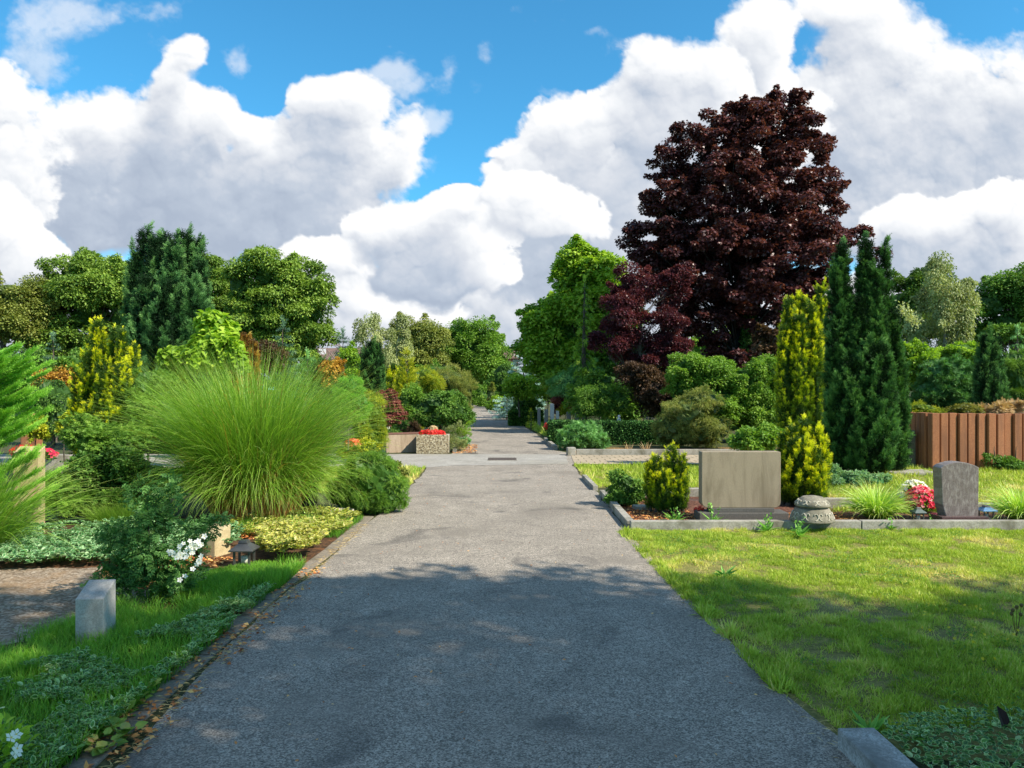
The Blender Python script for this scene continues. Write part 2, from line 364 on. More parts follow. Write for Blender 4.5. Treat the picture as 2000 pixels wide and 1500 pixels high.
def tree(name, label, cat, px, d, lobes, mat, leaf=.1, n=20000, clump=.5, tmpl=DIAMOND, shell=.55, trunk=.15, limbs=40, bark=None,
         core=0, flat=.75, droop=.25, upn=1.0, group=None, fork=.35, parts=('trunk', 'crown'), tlo=.1, thi=1.0, sink=0, kdens=1.6):
    bark = bark or BARK; x0 = X(px, d); root = empty(name, (x0, d, 0), label, cat, group)
    LW = lobes_world(lobes, d); area = [r[0]*r[2]+r[0]*r[1] for c, r in LW]; tot = sum(area)
    nc = max(6, int(kdens*tot*3.0/(clump*clump)/math.pi)); C = []
    for (c, r), a in zip(LW, area):
        k = max(2, int(round(nc*a/tot))); u = unit(rnd(k)); q = rng.uniform(shell, 1, k)**.7
        q = q*np.where(rng.random(k) < .12, 1.12, 1); C.append(c+u*q[:, None]*np.maximum(r-clump*.3, r*.4))
    C = np.concatenate(C); C = C[C[:, 2] > .06]
    deep = np.min([np.linalg.norm((C-c)/r, axis=1) for c, r in LW], axis=0); C = C[(deep > .5) | (rng.random(len(C)) < .45)]
    A = Acc()
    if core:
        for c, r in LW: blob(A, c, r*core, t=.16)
    leafy(A, C, clump*rng.uniform(.7, 1.25, len(C)), max(3, int(n/len(C))), leaf, tmpl, flat, droop, tlo, thi, upn)
    if shell < .85:                            # shoots standing out of the crown
        mid = np.average([c for c, r in LW], axis=0, weights=area); sel = C[rng.permutation(len(C))[:max(6, len(C)//3)]]
        o = unit(unit(sel-mid)*[1, 1, .6]+[0, 0, .25-.4*droop]+rnd(len(sel), .35)); per = max(2, int(n/len(C)/7))
        for q_, r_ in ((.70, .42), (1.0, .30), (1.25, .2)): leafy(A, sel+o*clump*q_, clump*r_, per, leaf*.9, tmpl, .9, droop, tlo+.15, thi, upn)
    A.build(parts[1], mat, root)
    top = max(c[2]+r[2] for c, r in LW); B = Acc(); h1 = top*.8
    zz = np.linspace(-.05, h1, 9); wob = np.cumsum(rng.normal(size=(9, 2))*trunk*.35, axis=0); wob[:2] *= .2
    cx = np.average([c[0] for c, r in LW], weights=area); cy = np.average([c[1] for c, r in LW], weights=area)
    tp = np.stack([x0+wob[:, 0]+(cx-x0)*(zz/h1)**1.5, d+wob[:, 1]+(cy-d)*(zz/h1)**1.5, zz], -1)
    tr = trunk*(1-.85*(zz/h1)**.9); tr[0] *= 1.35
    tube(B, tp, tr, 9)
    if limbs:
        sel = C[rng.permutation(len(C))[:limbs]]
        for c in sel:
            hz = min(max(c[2]-.65*np.linalg.norm(c[:2]-[cx, cy])-.2*top*rng.random(), fork*top*.6), h1*.95)
            b = np.array([np.interp(hz, zz, tp[:, i]) for i in range(3)]); mid = (b+c)/2+np.array([0, 0, .12*np.linalg.norm(c-b)])+rnd(1, .06*np.linalg.norm(c-b))[0]
            s_ = np.linspace(0, 1, 6)[:, None]; p = (1-s_)**2*b+2*s_*(1-s_)*mid+s_**2*c
            r0 = max(.3*np.interp(hz, zz, tr), trunk*.10); tube(B, p, np.linspace(r0, trunk*.05, 6), 5)
    B.build(parts[0], bark, root, smooth=True)
    return root
def shrub(name, label, cat, px, d, lobes, mat, leaf=.05, n=6000, clump=.14, tmpl=DIAMOND, core=.72, stems=8, stem_r=.012, **kw):
    kw.setdefault('shell', .7); kw.setdefault('tlo', .15)
    return tree(name, label, cat, px, d, lobes, mat, leaf, n, clump, tmpl, trunk=stem_r*2, limbs=stems, core=core, parts=('stems', 'foliage'), fork=.05, **kw)
def yew(name, label, cat, d, spires, mat, sprig=.09, per=26, gap=.16, group=None, lean=.35, tip=1.0, fat=.62, coret=.0, tmpl=SPRIG, base=None, lat=.075, low=1.0):
    sprig *= .72; lat *= .62; gap *= .86
    """upright conifer of many spires; spires = (px, top py, half width px[, depth offset])"""
    px0 = np.mean([s[0] for s in spires]); root = empty(name, (X(px0, d), d, 0), label, cat, group)
    A = Acc(); B = Acc()
    for sp in spires:
        px, py, hw = sp[:3]; dd = d+(sp[3] if len(sp) > 3 else 0); cx = X(px, dd); h = Z(py, dd); R0 = hw/F*dd; z0 = .05 if len(sp) < 5 else sp[4]
        nb = max(12, int(2*math.pi*R0*(h-z0)/(gap*gap)*1.15)); f = np.sort(rng.random(nb))**.92
        def prof(f): return np.clip((1-f)*5.5, 0, 1)**.55*(.72+.28*np.sin(np.pi*np.clip(f*1.15, 0, 1)))*np.clip(.78+f*2.2, 0, 1)
        m_ = max(5, int(2*math.pi*R0/(gap*1.5))); rib = rng.integers(0, m_, nb); hgt = .80+.20*rng.random(m_); f = f*hgt[rib]
        ang = (rib+rng.normal(size=nb)*.20)/m_*2*np.pi+cx*7+.5*np.sin(f*5+rib); ribs = (.92+.16*rng.random(m_))[rib]*(1+.05*np.sin(f*23+rib*2))
        rr = R0*prof(f/hgt[rib]*.98)*ribs; out = np.stack([np.cos(ang), np.sin(ang), 0*ang], -1)
        P0 = np.array([cx, dd, z0])+out*(rr*rng.uniform(.80, .98, nb))[:, None]+np.stack([0*f, 0*f, f*(h-z0)*.97], -1)
        ax = unit(np.array([0, 0, 1.0])+out*lean*.8+rnd(nb, .09)); L = gap*rng.uniform(.8, 1.6, nb)
        bi = np.repeat(np.arange(nb), per); k = nb*per; s_ = rng.random(k)
        P = P0[bi]+ax[bi]*(s_*L[bi])[:, None]+unit(rnd(k))*(lat*(1.1-.6*s_))[:, None]
        D = ax[bi]*.8+rnd(k, .42)+out[bi]*.35; t = np.clip(.0+tip*(.70*s_+.18*rng.random(k)+.32*rng.random(nb)[bi]), 0, 1)
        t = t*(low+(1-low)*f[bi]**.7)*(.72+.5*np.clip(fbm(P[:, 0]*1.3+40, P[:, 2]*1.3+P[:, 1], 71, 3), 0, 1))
        scatter(A, tmpl, P, D, rnd(k), sprig*rng.uniform(.7, 1.25, k), t)
        nf = int(nb*7); ff = rng.random(nf)*.93; a_ = rng.uniform(0, 6.283, nf); q_ = R0*prof(ff)*rng.uniform(.25, .86, nf)
        o_ = np.stack([np.cos(a_), np.sin(a_), 0*a_], -1)
        scatter(A, tmpl, np.array([cx, dd, z0])+o_*q_[:, None]+np.stack([0*ff, 0*ff, ff*(h-z0)], -1), o_*.5+np.array([0, 0, .8])+rnd(nf, .5), rnd(nf), sprig*rng.uniform(1.4, 2.2, nf), rng.uniform(0, .16, nf))
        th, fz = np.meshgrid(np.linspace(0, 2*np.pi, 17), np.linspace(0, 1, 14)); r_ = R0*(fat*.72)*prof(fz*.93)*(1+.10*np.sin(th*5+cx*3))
        A.add(np.stack([cx+np.cos(th)*r_, dd+np.sin(th)*r_, z0+fz*(h-z0)*.74], -1).reshape(-1, 3), [grid(17, 14)], coret)  # closed dark hull added within the spire to keep light from passing through
        tube(B, [(cx, dd, -.05), (cx, dd, h*.6)], [R0*.16+.02, .01], 6)
    A.build('foliage', mat, root); B.build('stems', BARK, root, smooth=True); return root
def spruce(name, label, cat, px, d, top, hw, mat, sprig=.12, levels=16, per=9, up=-.1, group=None, z0=.1, dens=16, arch=0.0, tmpl=SPRIG, bare=0.0, tw=.22, trunk=None, power=.9, gap=1.0, tlo=.1):
    """conifer with tiers of side branches; up = rise of the branches, arch = upward curl at the tips"""
    h = Z(top, d); R0 = hw/F*d; x0 = X(px, d); root = empty(name, (x0, d, 0), label, cat, group); A = Acc(); B = Acc()
    tube(B, [(x0, d, -.05), (x0+.02*h*rng.normal()*.3, d, h*.5), (x0, d, h)], [trunk or h*.018+.01, h*.012+.006, .004], 7)
    Ps = []; Ds = []; Ts = []
    for i in range(levels):
        f = (i+.5*rng.random())/levels; z = z0+(h-z0)*f*.97; L = R0*(1-f)**power*1.02+.015*h*.5
        nb = max(4, int(per*(1-f*.45)))
        for j in range(nb):
            a = (j+rng.random()*.7)/nb*2*math.pi+i*1.3; l = L*rng.uniform(.72, 1.12); o = np.array([math.cos(a), math.sin(a), 0])
            s_ = np.linspace(0, 1, 6)[:, None]; p = np.array([x0, d, z])+o*s_*l+np.array([0, 0, 1])*(up*s_*l+arch*s_**2.2*l)
            tube(B, p, np.linspace(.012*h*.25+.004, .002, 6), 4)
            k = max(4, int(dens*l/R0)); q = rng.random(k)**.7*(1-bare)+bare; side = np.cross(o, [0, 0, 1.0])
            w = (rng.random(k)*2-1)*tw*l*(1.15-q)
            P = np.stack([np.interp(q, s_[:, 0], p[:, m]) for m in range(3)], -1)+side*w[:, None]+rnd(k, .012*h*.3)
            tang = unit(np.stack([np.interp(np.clip(q+.1, 0, 1), s_[:, 0], p[:, m])-np.interp(np.clip(q-.1, 0, 1), s_[:, 0], p[:, m]) for m in range(3)], -1))
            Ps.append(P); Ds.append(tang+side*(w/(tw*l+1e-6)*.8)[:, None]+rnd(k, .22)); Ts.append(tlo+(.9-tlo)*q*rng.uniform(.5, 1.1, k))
    k = 14; Ps.append(np.array([x0, d, h])-np.array([0, 0, 1])*rng.random((k, 1))*h*.08); Ds.append(np.array([0, 0, 1.0])+rnd(k, .35)); Ts.append(np.full(k, .8))
    P = np.concatenate(Ps); ok = P[:, 2] > .02
    scatter(A, tmpl, P[ok], np.concatenate(Ds)[ok], (np.array([0, 0, 1.0])+rnd(len(P), .3))[ok], (sprig*rng.uniform(.7, 1.25, len(P)))[ok], np.concatenate(Ts)[ok])
    A.build('foliage', mat, root); B.build('trunk', BARK, root, smooth=True); return root
def blades(acc, P, az, lean, L, w, curve, t0=.0, t1=1.0, seg=7, fold=0.0):
    """ribbon leaves from P, leaning out along az, bending over"""
    n = len(P); s_ = np.linspace(0, 1, seg+1); o = np.stack([np.cos(az), np.sin(az), 0*az], -1); side = np.stack([-np.sin(az), np.cos(az), 0*az], -1)
    th = lean[:, None]+curve[:, None]*s_[None]**1.7
    ds = L[:, None]/seg; r = np.cumsum(np.sin(th)*ds, 1)-np.sin(th[:, :1])*ds; z = np.cumsum(np.cos(th)*ds, 1)-np.cos(th[:, :1])*ds
    c = P[:, None]+o[:, None]*r[..., None]+np.array([0, 0, 1.0])*z[..., None]
    sway = (rng.normal(size=n)*.12)[:, None]*(s_**2)[None]*L[:, None]; c = c+side[:, None]*sway[..., None]
    ww = w[:, None]*np.clip(1.05-s_[None]**2.2, .04, 1)*.5; tw = rng.uniform(-.9, .9, n)
    sd = side*np.cos(tw)[:, None]+np.array([0, 0, 1.0])*np.sin(tw)[:, None]
    v = np.stack([c-sd[:, None]*ww[..., None], c+sd[:, None]*ww[..., None]], 2)
    v[..., 2] = np.maximum(v[..., 2], .01)
    i = (np.arange(n)*(seg+1)*2)[:, None]; j = (np.arange(seg)*2)[None]; q = np.stack([i+j, i+j+1, i+j+3, i+j+2], -1).reshape(-1, 4)
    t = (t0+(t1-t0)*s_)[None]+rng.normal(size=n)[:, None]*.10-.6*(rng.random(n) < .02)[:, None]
    acc.add(v.reshape(-1, 3), [q], np.repeat(t[..., None], 2, 2).reshape(-1))
def clump_grass(name, label, cat, px, d, mat, n, height, base_r, lean, curve, w, group=None, part='blades', t0=0, t1=1, ecc=1.0, seg=7, hv=(.6, 1.08)):
    x0 = X(px, d); root = empty(name, (x0, d, 0), label, cat, group); A = Acc()
    a = rng.uniform(0, 2*np.pi, n); q = np.sqrt(rng.random(n)); P = np.stack([x0+np.cos(a)*q*base_r*ecc, d+np.sin(a)*q*base_r, 0*a+.0], -1)
    az = a+rng.normal(size=n)*.5; blades(A, P, az, lean*q*rng.uniform(.5, 1.2, n), height*rng.uniform(*hv, n), w*rng.uniform(.7, 1.3, n), curve*rng.uniform(.3, 1.25, n)*(.35+.65*q), t0, t1, seg)
    A.build(part, mat, root); return root
# ---- areas
def inpoly(P, poly):
    x, y = P[:, 0], P[:, 1]; r = np.zeros(len(P), bool); n = len(poly)
    for i in range(n):
        (x1, y1), (x2, y2) = poly[i], poly[(i+1) % n]
        c = ((y1 > y) != (y2 > y)) & (x < (x2-x1)*(y-y1)/((y2-y1) or 1e-9)+x1); r ^= c
    return r
def area_pts(poly, n):
    p = np.array(poly); lo, hi = p.min(0), p.max(0); out = []; got = 0
    while got < n:
        q = rng.uniform(lo, hi, (n*2, 2)); q = q[inpoly(q, poly)]; out.append(q); got += len(q)
    return np.concatenate(out)[:n]
def sheet(name, poly, z, mat, kind='structure', jit=0.0):
    pts = []
    n = len(poly)
    for i in range(n):
        a, b = np.array(poly[i], float), np.array(poly[(i+1) % n], float); k = max(1, int(np.linalg.norm(b-a)/.12)) if jit else 1
        k = min(k, 400)
        for j in range(k):
            q = a+(b-a)*j/k
            if jit: q = q+rng.normal(size=2)*jit*.5+np.array([fbm(q[:1]*2.3+40, q[1:]*2.3+40, 81, 3)[0]-.5, fbm(q[:1]*2.3+90, q[1:]*2.3+40, 83, 3)[0]-.5])*jit*7
            pts.append((q[0], q[1], z))
    me = bpy.data.meshes.new(name); me.from_pydata(pts, [], [list(range(len(pts)))]); me.materials.append(mat); me.update()
    if me.polygons[0].normal.z < 0: me.flip_normals()
    o = bpy.data.objects.new(name, me); COL.objects.link(o); o['kind'] = kind; return o
import bmesh
def solid(name, verts, faces, mat, parent=None, bevel=.006, seg=2, smooth=False):
    o0 = np.array(parent['_o']) if parent is not None else np.zeros(3)
    bm = bmesh.new(); vs = [bm.verts.new(tuple(np.array(v)-o0)) for v in verts]
    for f in faces: bm.faces.new([vs[i] for i in f])
    bmesh.ops.recalc_face_normals(bm, faces=bm.faces)
    if bevel: bmesh.ops.bevel(bm, geom=bm.edges[:], offset=bevel, segments=seg, affect='EDGES', profile=.6)
    me = bpy.data.meshes.new(name); bm.to_mesh(me); bm.free(); me.materials.append(mat)
    ob = bpy.data.objects.new(name, me); COL.objects.link(ob)
    if parent is not None: ob.parent = parent
    return ob
BF = [(0,1,2,3), (7,6,5,4), (0,4,5,1), (1,5,6,2), (2,6,7,3), (3,7,4,0)]
def box(name, c, s, mat, parent=None, rot=0.0, bevel=.006, top=None):
    """c = centre of the base, s = size, top = per-corner rise of the upper face"""
    w, l, h = s; cr, sr = math.cos(rot), math.sin(rot); v = []
    for zz in (0, h):
        for k, (ux, uy) in enumerate(((-.5, -.5), (.5, -.5), (.5, .5), (-.5, .5))):
            x, y = ux*w, uy*l; z = zz+(top[k] if (top and zz) else 0)
            v.append((c[0]+x*cr-y*sr, c[1]+x*sr+y*cr, c[2]+z))
    return solid(name, v, BF, mat, parent, bevel)
def profile(name, pts, y0, y1, mat, parent=None, bevel=.006, rot=0.0, c=(0, 0, 0)):
    """outline pts (x,z) extruded from y0 to y1, turned and moved"""
    cr, sr = math.cos(rot), math.sin(rot); n = len(pts)
    v = [(c[0]+x*cr-y*sr, c[1]+x*sr+y*cr, c[2]+z) for y in (y0, y1) for x, z in pts]
    f = [list(range(n)), list(range(2*n-1, n-1, -1))]+[[i, (i+1) % n, n+(i+1) % n, n+i] for i in range(n)]
    return solid(name, v, f, mat, parent, bevel)
def lathe(name, prof, mat, parent, c=(0, 0, 0), n=28):
    a = np.arange(n+1)*2*np.pi/n; prof = np.array(prof); A = Acc()
    v = np.stack([c[0]+prof[:, 0][:, None]*np.cos(a), c[1]+prof[:, 0][:, None]*np.sin(a), c[2]+np.repeat(prof[:, 1][:, None], n+1, 1)], -1)
    A.add(v.reshape(-1, 3), [grid(n+1, len(prof))], .5); return A.build(name, mat, parent, smooth=True)
# ================================================================ the setting
def ground_mat(name, cols, fine=120, big=.9, rough=.95, bump=.5, speck=.6, patch=None):
    """cols = dark, mid, light grains; patch = colour of larger worn or mossy areas"""
    m, t, p, o = base_mat(name); g = t.n('ShaderNodeTexCoord').outputs['Object']
    v = t.n('ShaderNodeTexVoronoi'); t.l(t.v('ADD', g, t.v('SCALE', t.noise(g, fine*.7, 2, out=1), sc=.006)), v.inputs['Vector']); v.inputs['Scale'].default_value = fine
    sp = t.n('ShaderNodeSeparateColor'); t.l(v.outputs['Color'], sp.inputs[0])
    n1 = t.noise(g, fine*.16, 5, .65)
    f = t.m('ADD', t.m('MULTIPLY', sp.outputs[0], speck), t.m('MULTIPLY', t.mr(n1, .25, .75), 1-speck))
    c = t.ramp(f, [(0, cols[0]), (.5, cols[1]), (1, cols[2])])
    n2 = t.noise(g, big, 6, .6, .5); n3 = t.noise(g, big*3.7, 5, .6)
    if patch: c = t.mix(t.m('MULTIPLY', t.mr(n2, .48, .70, smooth=True), t.mr(n3, .2, .6)), c, (*patch, 1))
    if speck > .7: c = t.mix(t.m('MULTIPLY', t.mr(t.noise(g, 1.15, 3, .5, 1.2), .56, .74, smooth=True), .6), c, (.085, .08, .075, 1))
    c = t.mix(1.0, c, t.ramp(n3, [(.25, (.78, .78, .78)), (.75, (1.12, 1.12, 1.12))]), 'MULTIPLY')
    t.l(c, p.inputs['Base Color']); p.inputs['Roughness'].default_value = rough; p.inputs['Specular IOR Level'].default_value = .25
    b = t.n('ShaderNodeBump'); b.inputs['Strength'].default_value = bump; b.inputs['Distance'].default_value = .006
    t.l(t.m('ADD', sp.outputs[0], n1), b.inputs['Height']); t.l(b.outputs[0], p.inputs['Normal']); return m
M_SOIL = ground_mat('soil_and_moss', [(.025, .03, .012), (.06, .065, .025), (.13, .12, .05)], 60, 1.2, patch=(.05, .075, .018))
M_PATH = ground_mat('fine_gravel_asphalt', [(.07, .062, .054), (.275, .243, .203), (.58, .515, .435)], 150, .8, speck=.75, bump=.7, patch=(.21, .185, .155))
M_CROSS = ground_mat('worn_asphalt', [(.20, .185, .165), (.33, .31, .275), (.44, .42, .38)], 70, .5, speck=.5, patch=(.27, .25, .20))
M_LAWN = ground_mat('short_grass_soil', [(.07, .08, .02), (.18, .17, .045), (.34, .27, .09)], 70, 1.4, speck=.5, patch=(.29, .24, .10))
M_MULCH = ground_mat('bark_mulch', [(.03, .013, .008), (.11, .045, .028), (.24, .11, .065)], 45, 2, speck=.8, bump=1.0)
M_GRIT = ground_mat('gravelly_earth', [(.10, .075, .05), (.24, .18, .125), (.48, .41, .33)], 55, 1.5, speck=.7, bump=.9, patch=(.30, .19, .10))
M_BED = ground_mat('bed_soil', [(.02, .013, .008), (.07, .04, .022), (.19, .09, .04)], 45, 2.5, speck=.7, bump=.9, patch=(.22, .09, .035))
sheet('ground', [(-1800, -80), (1800, -80), (1800, 2300), (-1800, 2300)], 0.0, M_SOIL)
# main path: straight to the crossing, then bending gently left into the distance
path_r = [(1.52, -9), (1.50, 1), (1.47, 3.5), (1.40, 4.9), (1.33, 6), (1.30, 7.6), (1.30, 9), (1.30, 11), (1.28, 13.5), (1.27, 16.2), (1.6, 16.4), (1.6, 18.6), (1.12, 20), (1.07, 21.5), (.89, 26.7), (.25, 37), (-.67, 50), (-2.3, 68), (-6, 92)]
path_l = [(-9, 90), (-4.1, 68), (-2.35, 42), (-1.62, 27), (-1.50, 19.0), (-1.72, 15.5), (-1.64, 12), (-1.72, 9.2), (-1.74, 7), (-1.76, 5.5), (-1.74, 4.4), (-1.68, 3.4), (-1.66, 1), (-1.7, -9)]
sheet('path', path_r+path_l, .008, M_PATH, jit=.012)
sheet('cross_path', [(-14, 15.6), (-1.70, 15.6), (-1.2, 16.0), (1.2, 16.3), (1.3, 18.7), (-1.4, 18.8), (-14, 18.8)], .012, M_CROSS, jit=.015)
# tan paving of the side path on the right, jointed
m, t, p, o = base_mat('tan_paving'); g = t.n('ShaderNodeTexCoord').outputs['Object']
br = t.n('ShaderNodeTexBrick'); t.l(t.v('ADD', g, t.v('SCALE', t.noise(g, 4, 2, out=1), sc=.02)), br.inputs['Vector']); br.inputs['Scale'].default_value = 1.0
br.inputs['Brick Width'].default_value = .3; br.inputs['Row Height'].default_value = .3; br.inputs['Mortar Size'].default_value = .012
br.inputs['Color1'].default_value = (.42, .34, .24, 1); br.inputs['Color2'].default_value = (.34, .28, .20, 1); br.inputs['Mortar'].default_value = (.12, .10, .05, 1)
t.l(t.mix(1.0, br.outputs[0], t.ramp(t.noise(g, 20, 5, .6), [(.3, (.8, .8, .8)), (.7, (1.12, 1.1, 1.05))]), 'MULTIPLY'), p.inputs['Base Color']); p.inputs['Roughness'].default_value = .9
sheet('paved_side_path', [(1.32, 16.25), (14, 16.25), (14, 18.5), (1.42, 18.5)], .016, m)
# lawns
lawn_poly = [(1.66, 3.3), (1.40, 3.3), (1.34, 4.9), (1.27, 6), (1.24, 7.4), (1.26, 8.66), (9.5, 8.66), (9.5, 3.4)]
lawn2 = [(1.33, 12.4), (1.30, 16.1), (12, 16.1), (12, 12.4)]
lawn3 = [(-1.75, 15.5), (-1.68, 12), (-1.80, 11.0), (-3.2, 12.0), (-4.0, 15.5)]
sheet('lawn', lawn_poly, .004, M_LAWN, jit=.03); sheet('lawn', lawn2, .004, M_LAWN, jit=.02); sheet('lawn', lawn3, .004, M_LAWN, jit=.02)
lawn4 = [(3.9, 9.9), (12, 9.9), (12, 12.4), (3.9, 12.4)]
sheet('lawn', lawn4, .006, M_LAWN)
sheet('grave_soil', [(1.42, 8.80), (9.5, 8.80), (9.5, 11.35), (1.42, 11.35)], .010, M_MULCH)
sheet('gravelly_patch', [(-2.95, 5.0), (-2.75, 5.9), (-2.6, 6.9), (-3.4, 7.0), (-5.5, 6.6), (-6, 3.6), (-3.6, 4.3)], .006, M_GRIT, jit=.03)
sheet('flower_bed', [(-1.85, 2.2), (-1.82, 9.4), (-3.5, 9.8), (-6, 9.2), (-6, 2.0)], .003, M_BED, jit=.02)
sheet('bed_strip', [(1.5, 18.72), (12, 18.72), (12, 21), (1.3, 21)], .004, ground_mat('leaf_litter', [(.06, .03, .01), (.22, .12, .04), (.42, .28, .10)], 60, 2.0, speck=.8, patch=(.10, .13, .02)))
# ---- short grass as stuff
def patchy(P, s=1.0):
    return fbm(P[:, 0]*s+30, P[:, 1]*s+11, 900, 4)
M_GRASS = fol('lawn_blades', [(.06, .11, .012), (.14, .21, .02), (.23, .31, .032), (.33, .38, .07), (.46, .40, .15)], .3, .55)
def turf(name, poly, n, h, straw=.5, w=1.0, edge=None):
    P2 = area_pts(poly, n); pn = patchy(P2, 1.6); pf = patchy(P2+50, 7)
    keep = rng.random(n) < np.clip(.25+1.6*pf-.8*np.clip((pn-.52)*5, 0, 1), .10, 1); P2 = P2[keep]; pn = pn[keep]; pf = pf[keep]; k = len(P2)
    P = np.concatenate([P2, np.full((k, 1), .003)], 1); D = np.array([0, 0, 1.0])+rnd(k, .45); A = Acc()
    t = np.clip((.16+.42*pf+.35*(patchy(P2+90, .9)-.4)+rng.normal(size=k)*.13)+straw*np.clip(pn-.50, 0, .3)*3.2+(rng.random(k) < .10)*.35, 0, 1)
    hh = h*np.clip(.55+1.1*(pf-.3)*2, .4, 1.8)*rng.uniform(.6, 1.3, k)
    scatter(A, BLADE, P, D, rnd(k), hh*w, t); o = A.build(name, M_GRASS); o['kind'] = 'stuff'; return o
turf('lawn_grass', [(2.0, 3.62), (1.54, 3.5), (1.36, 4.9), (1.28, 6), (1.25, 7.4), (1.30, 8.68), (7.2, 8.68), (6.2, 6), (4.6, 3.7)], 430000, .031)
turf('lawn_grass', lawn2, 70000, .05, .3, 1.4); turf('lawn_grass', lawn3, 22000, .05, .9, 1.4)
turf('lawn_grass', lawn4, 45000, .045, 1.0, 1.3)
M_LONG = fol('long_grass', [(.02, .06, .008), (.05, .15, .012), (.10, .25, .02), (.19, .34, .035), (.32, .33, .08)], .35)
def longgrass(name, poly, n, h, w=.0035, dens=3.0):
    P2 = area_pts(poly, n); f = patchy(P2+9, dens); P2 = P2[rng.random(n) < np.clip((f-.30)*3.5, 0, 1)]; k = len(P2); A = Acc()
    P = np.concatenate([P2, np.zeros((k, 1))], 1)
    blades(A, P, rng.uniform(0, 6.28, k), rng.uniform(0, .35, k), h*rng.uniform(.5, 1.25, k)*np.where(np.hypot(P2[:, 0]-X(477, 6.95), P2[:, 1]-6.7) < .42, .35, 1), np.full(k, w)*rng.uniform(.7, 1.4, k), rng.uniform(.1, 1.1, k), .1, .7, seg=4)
    o = A.build(name, M_LONG); o['kind'] = 'stuff'; return o
verge = [(-1.86, 6.95), (-1.84, 6.1), (-2.02, 5.6), (-2.2, 4.9), (-2.45, 4.45), (-2.75, 4.15), (-3.3, 4.0), (-3.3, 4.6), (-2.95, 5.0), (-2.75, 5.9), (-2.75, 6.6), (-2.3, 7.05)]
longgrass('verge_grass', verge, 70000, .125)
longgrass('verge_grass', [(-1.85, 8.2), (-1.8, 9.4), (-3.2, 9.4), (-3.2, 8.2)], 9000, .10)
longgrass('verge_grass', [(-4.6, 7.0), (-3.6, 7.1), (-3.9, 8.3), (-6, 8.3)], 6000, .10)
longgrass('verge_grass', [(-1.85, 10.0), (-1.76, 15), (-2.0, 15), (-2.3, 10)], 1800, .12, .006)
# ground cover with pale edged leaves
M_VINCA = fol('variegated_periwinkle', [(.018, .06, .012), (.04, .12, .022), (.08, .20, .04), (.22, .34, .13), (.42, .52, .28)], .25, .4, .5)
M_TEAL = fol('bluish_ground_cover', [(.02, .07, .018), (.04, .13, .04), (.08, .20, .075), (.20, .32, .15), (.34, .44, .26)], .25)
def cover(name, poly, n, h, size, mat, tmpl=VARIEG, dens=3.2, thr=.33, tsc=.34, mound=.7):
    P2 = area_pts(poly, n); f = patchy(P2+77, dens); P2 = P2[f > thr]; f = f[f > thr]; k = len(P2); g_ = patchy(P2+5, 9)
    P = np.concatenate([P2, (h*(.25+mound*g_+.35*rng.random(k)))[:, None]], 1); A = Acc()
    scatter(A, tmpl, P, np.concatenate([rng.normal(size=(k, 2)), np.full((k, 1), .25)], 1), np.array([0, 0, 1.0])+rnd(k, .45), size*rng.uniform(.55, 1.25, k), tsc*rng.random(k)+.12*g_)
    o = A.build(name, mat); o['kind'] = 'stuff'; return o
cover('lawn_clover', [(1.4, 3.7), (1.36, 5), (1.28, 8.6), (7, 8.6), (6.2, 6), (4.6, 3.75)], 26000, .030, .017, fol('clover', [(.05, .13, .02), (.09, .20, .03), (.15, .28, .05)], .3), OVAL, dens=1.7, thr=.60)
vin = [(-1.86, 6.2), (-1.86, 4.9), (-1.86, 2.3), (-3.3, 2.3), (-3.4, 4.0), (-2.75, 4.15), (-2.45, 4.45), (-2.2, 4.9), (-2.02, 5.6)]
cover('periwinkle_cover', vin, 30000, .10, .034, M_VINCA, thr=.40)
cover('periwinkle_cover', [(1.66, 1.9), (1.66, 3.45), (2.0, 3.66), (6, 3.75), (6, 1.9)], 22000, .09, .034, M_VINCA, tsc=.4)
cover('bluish_cover', [(-3.35, 7.0), (-2.7, 7.4), (-2.9, 8.3), (-4.2, 8.6), (-6, 8.2), (-6, 6.8), (-4.4, 6.7)], 20000, .14, .05, M_TEAL)
M_GOLD = fol('golden_variegated', [(.04, .12, .01), (.14, .26, .02), (.36, .42, .04), (.60, .58, .10), (.70, .66, .28)], .3)
cover('golden_ground_cover', [(-1.84, 9.3), (-1.82, 8.25), (-2.3, 8.15), (-3.2, 8.2), (-3.3, 9.3), (-2.4, 9.7)], 7000, .12, .045, M_GOLD, thr=.44, tsc=.55, dens=4)
cover('golden_ground_cover', [(-1.90, 7.9), (-1.84, 7.3), (-1.95, 6.95), (-2.35, 7.1), (-2.6, 7.9)], 8000, .22, .045, M_GOLD, thr=.3, tsc=.9, dens=4)
M_LIT = fol('fallen_leaves', [(.10, .035, .015), (.28, .10, .03), (.42, .19, .06), (.5, .33, .12)], .1, .8)
def litter(name, poly, n, size, thr=.0):
    P2 = area_pts(poly, n); P2 = P2[patchy(P2+21, 3) > thr]; k = len(P2); A = Acc()
    scatter(A, DIAMOND, np.concatenate([P2, rng.uniform(.014, .03, (k, 1))], 1), np.concatenate([rng.normal(size=(k, 2)), rng.normal(size=(k, 1))*.15], 1), np.array([0, 0, 1.0])+rnd(k, .3), size*rng.uniform(.5, 1.3, k), rng.random(k))
    o = A.build(name, M_LIT); o['kind'] = 'stuff'; return o
litter('leaf_litter', [(-1.92, 2.4), (-1.60, 2.4), (-1.62, 6.8), (-1.92, 6.8)], 900, .035, .45)
longgrass('verge_grass', vin, 34000, .12, dens=2.6)
litter('leaf_litter', [(-1.6, 2.4), (1.35, 2.4), (1.2, 15), (-1.6, 15)], 260, .022)
litter('leaf_litter', [(-2.4, 8.1), (-3.4, 8.2), (-3.4, 9.2), (-2.2, 8.5)], 1500, .05)
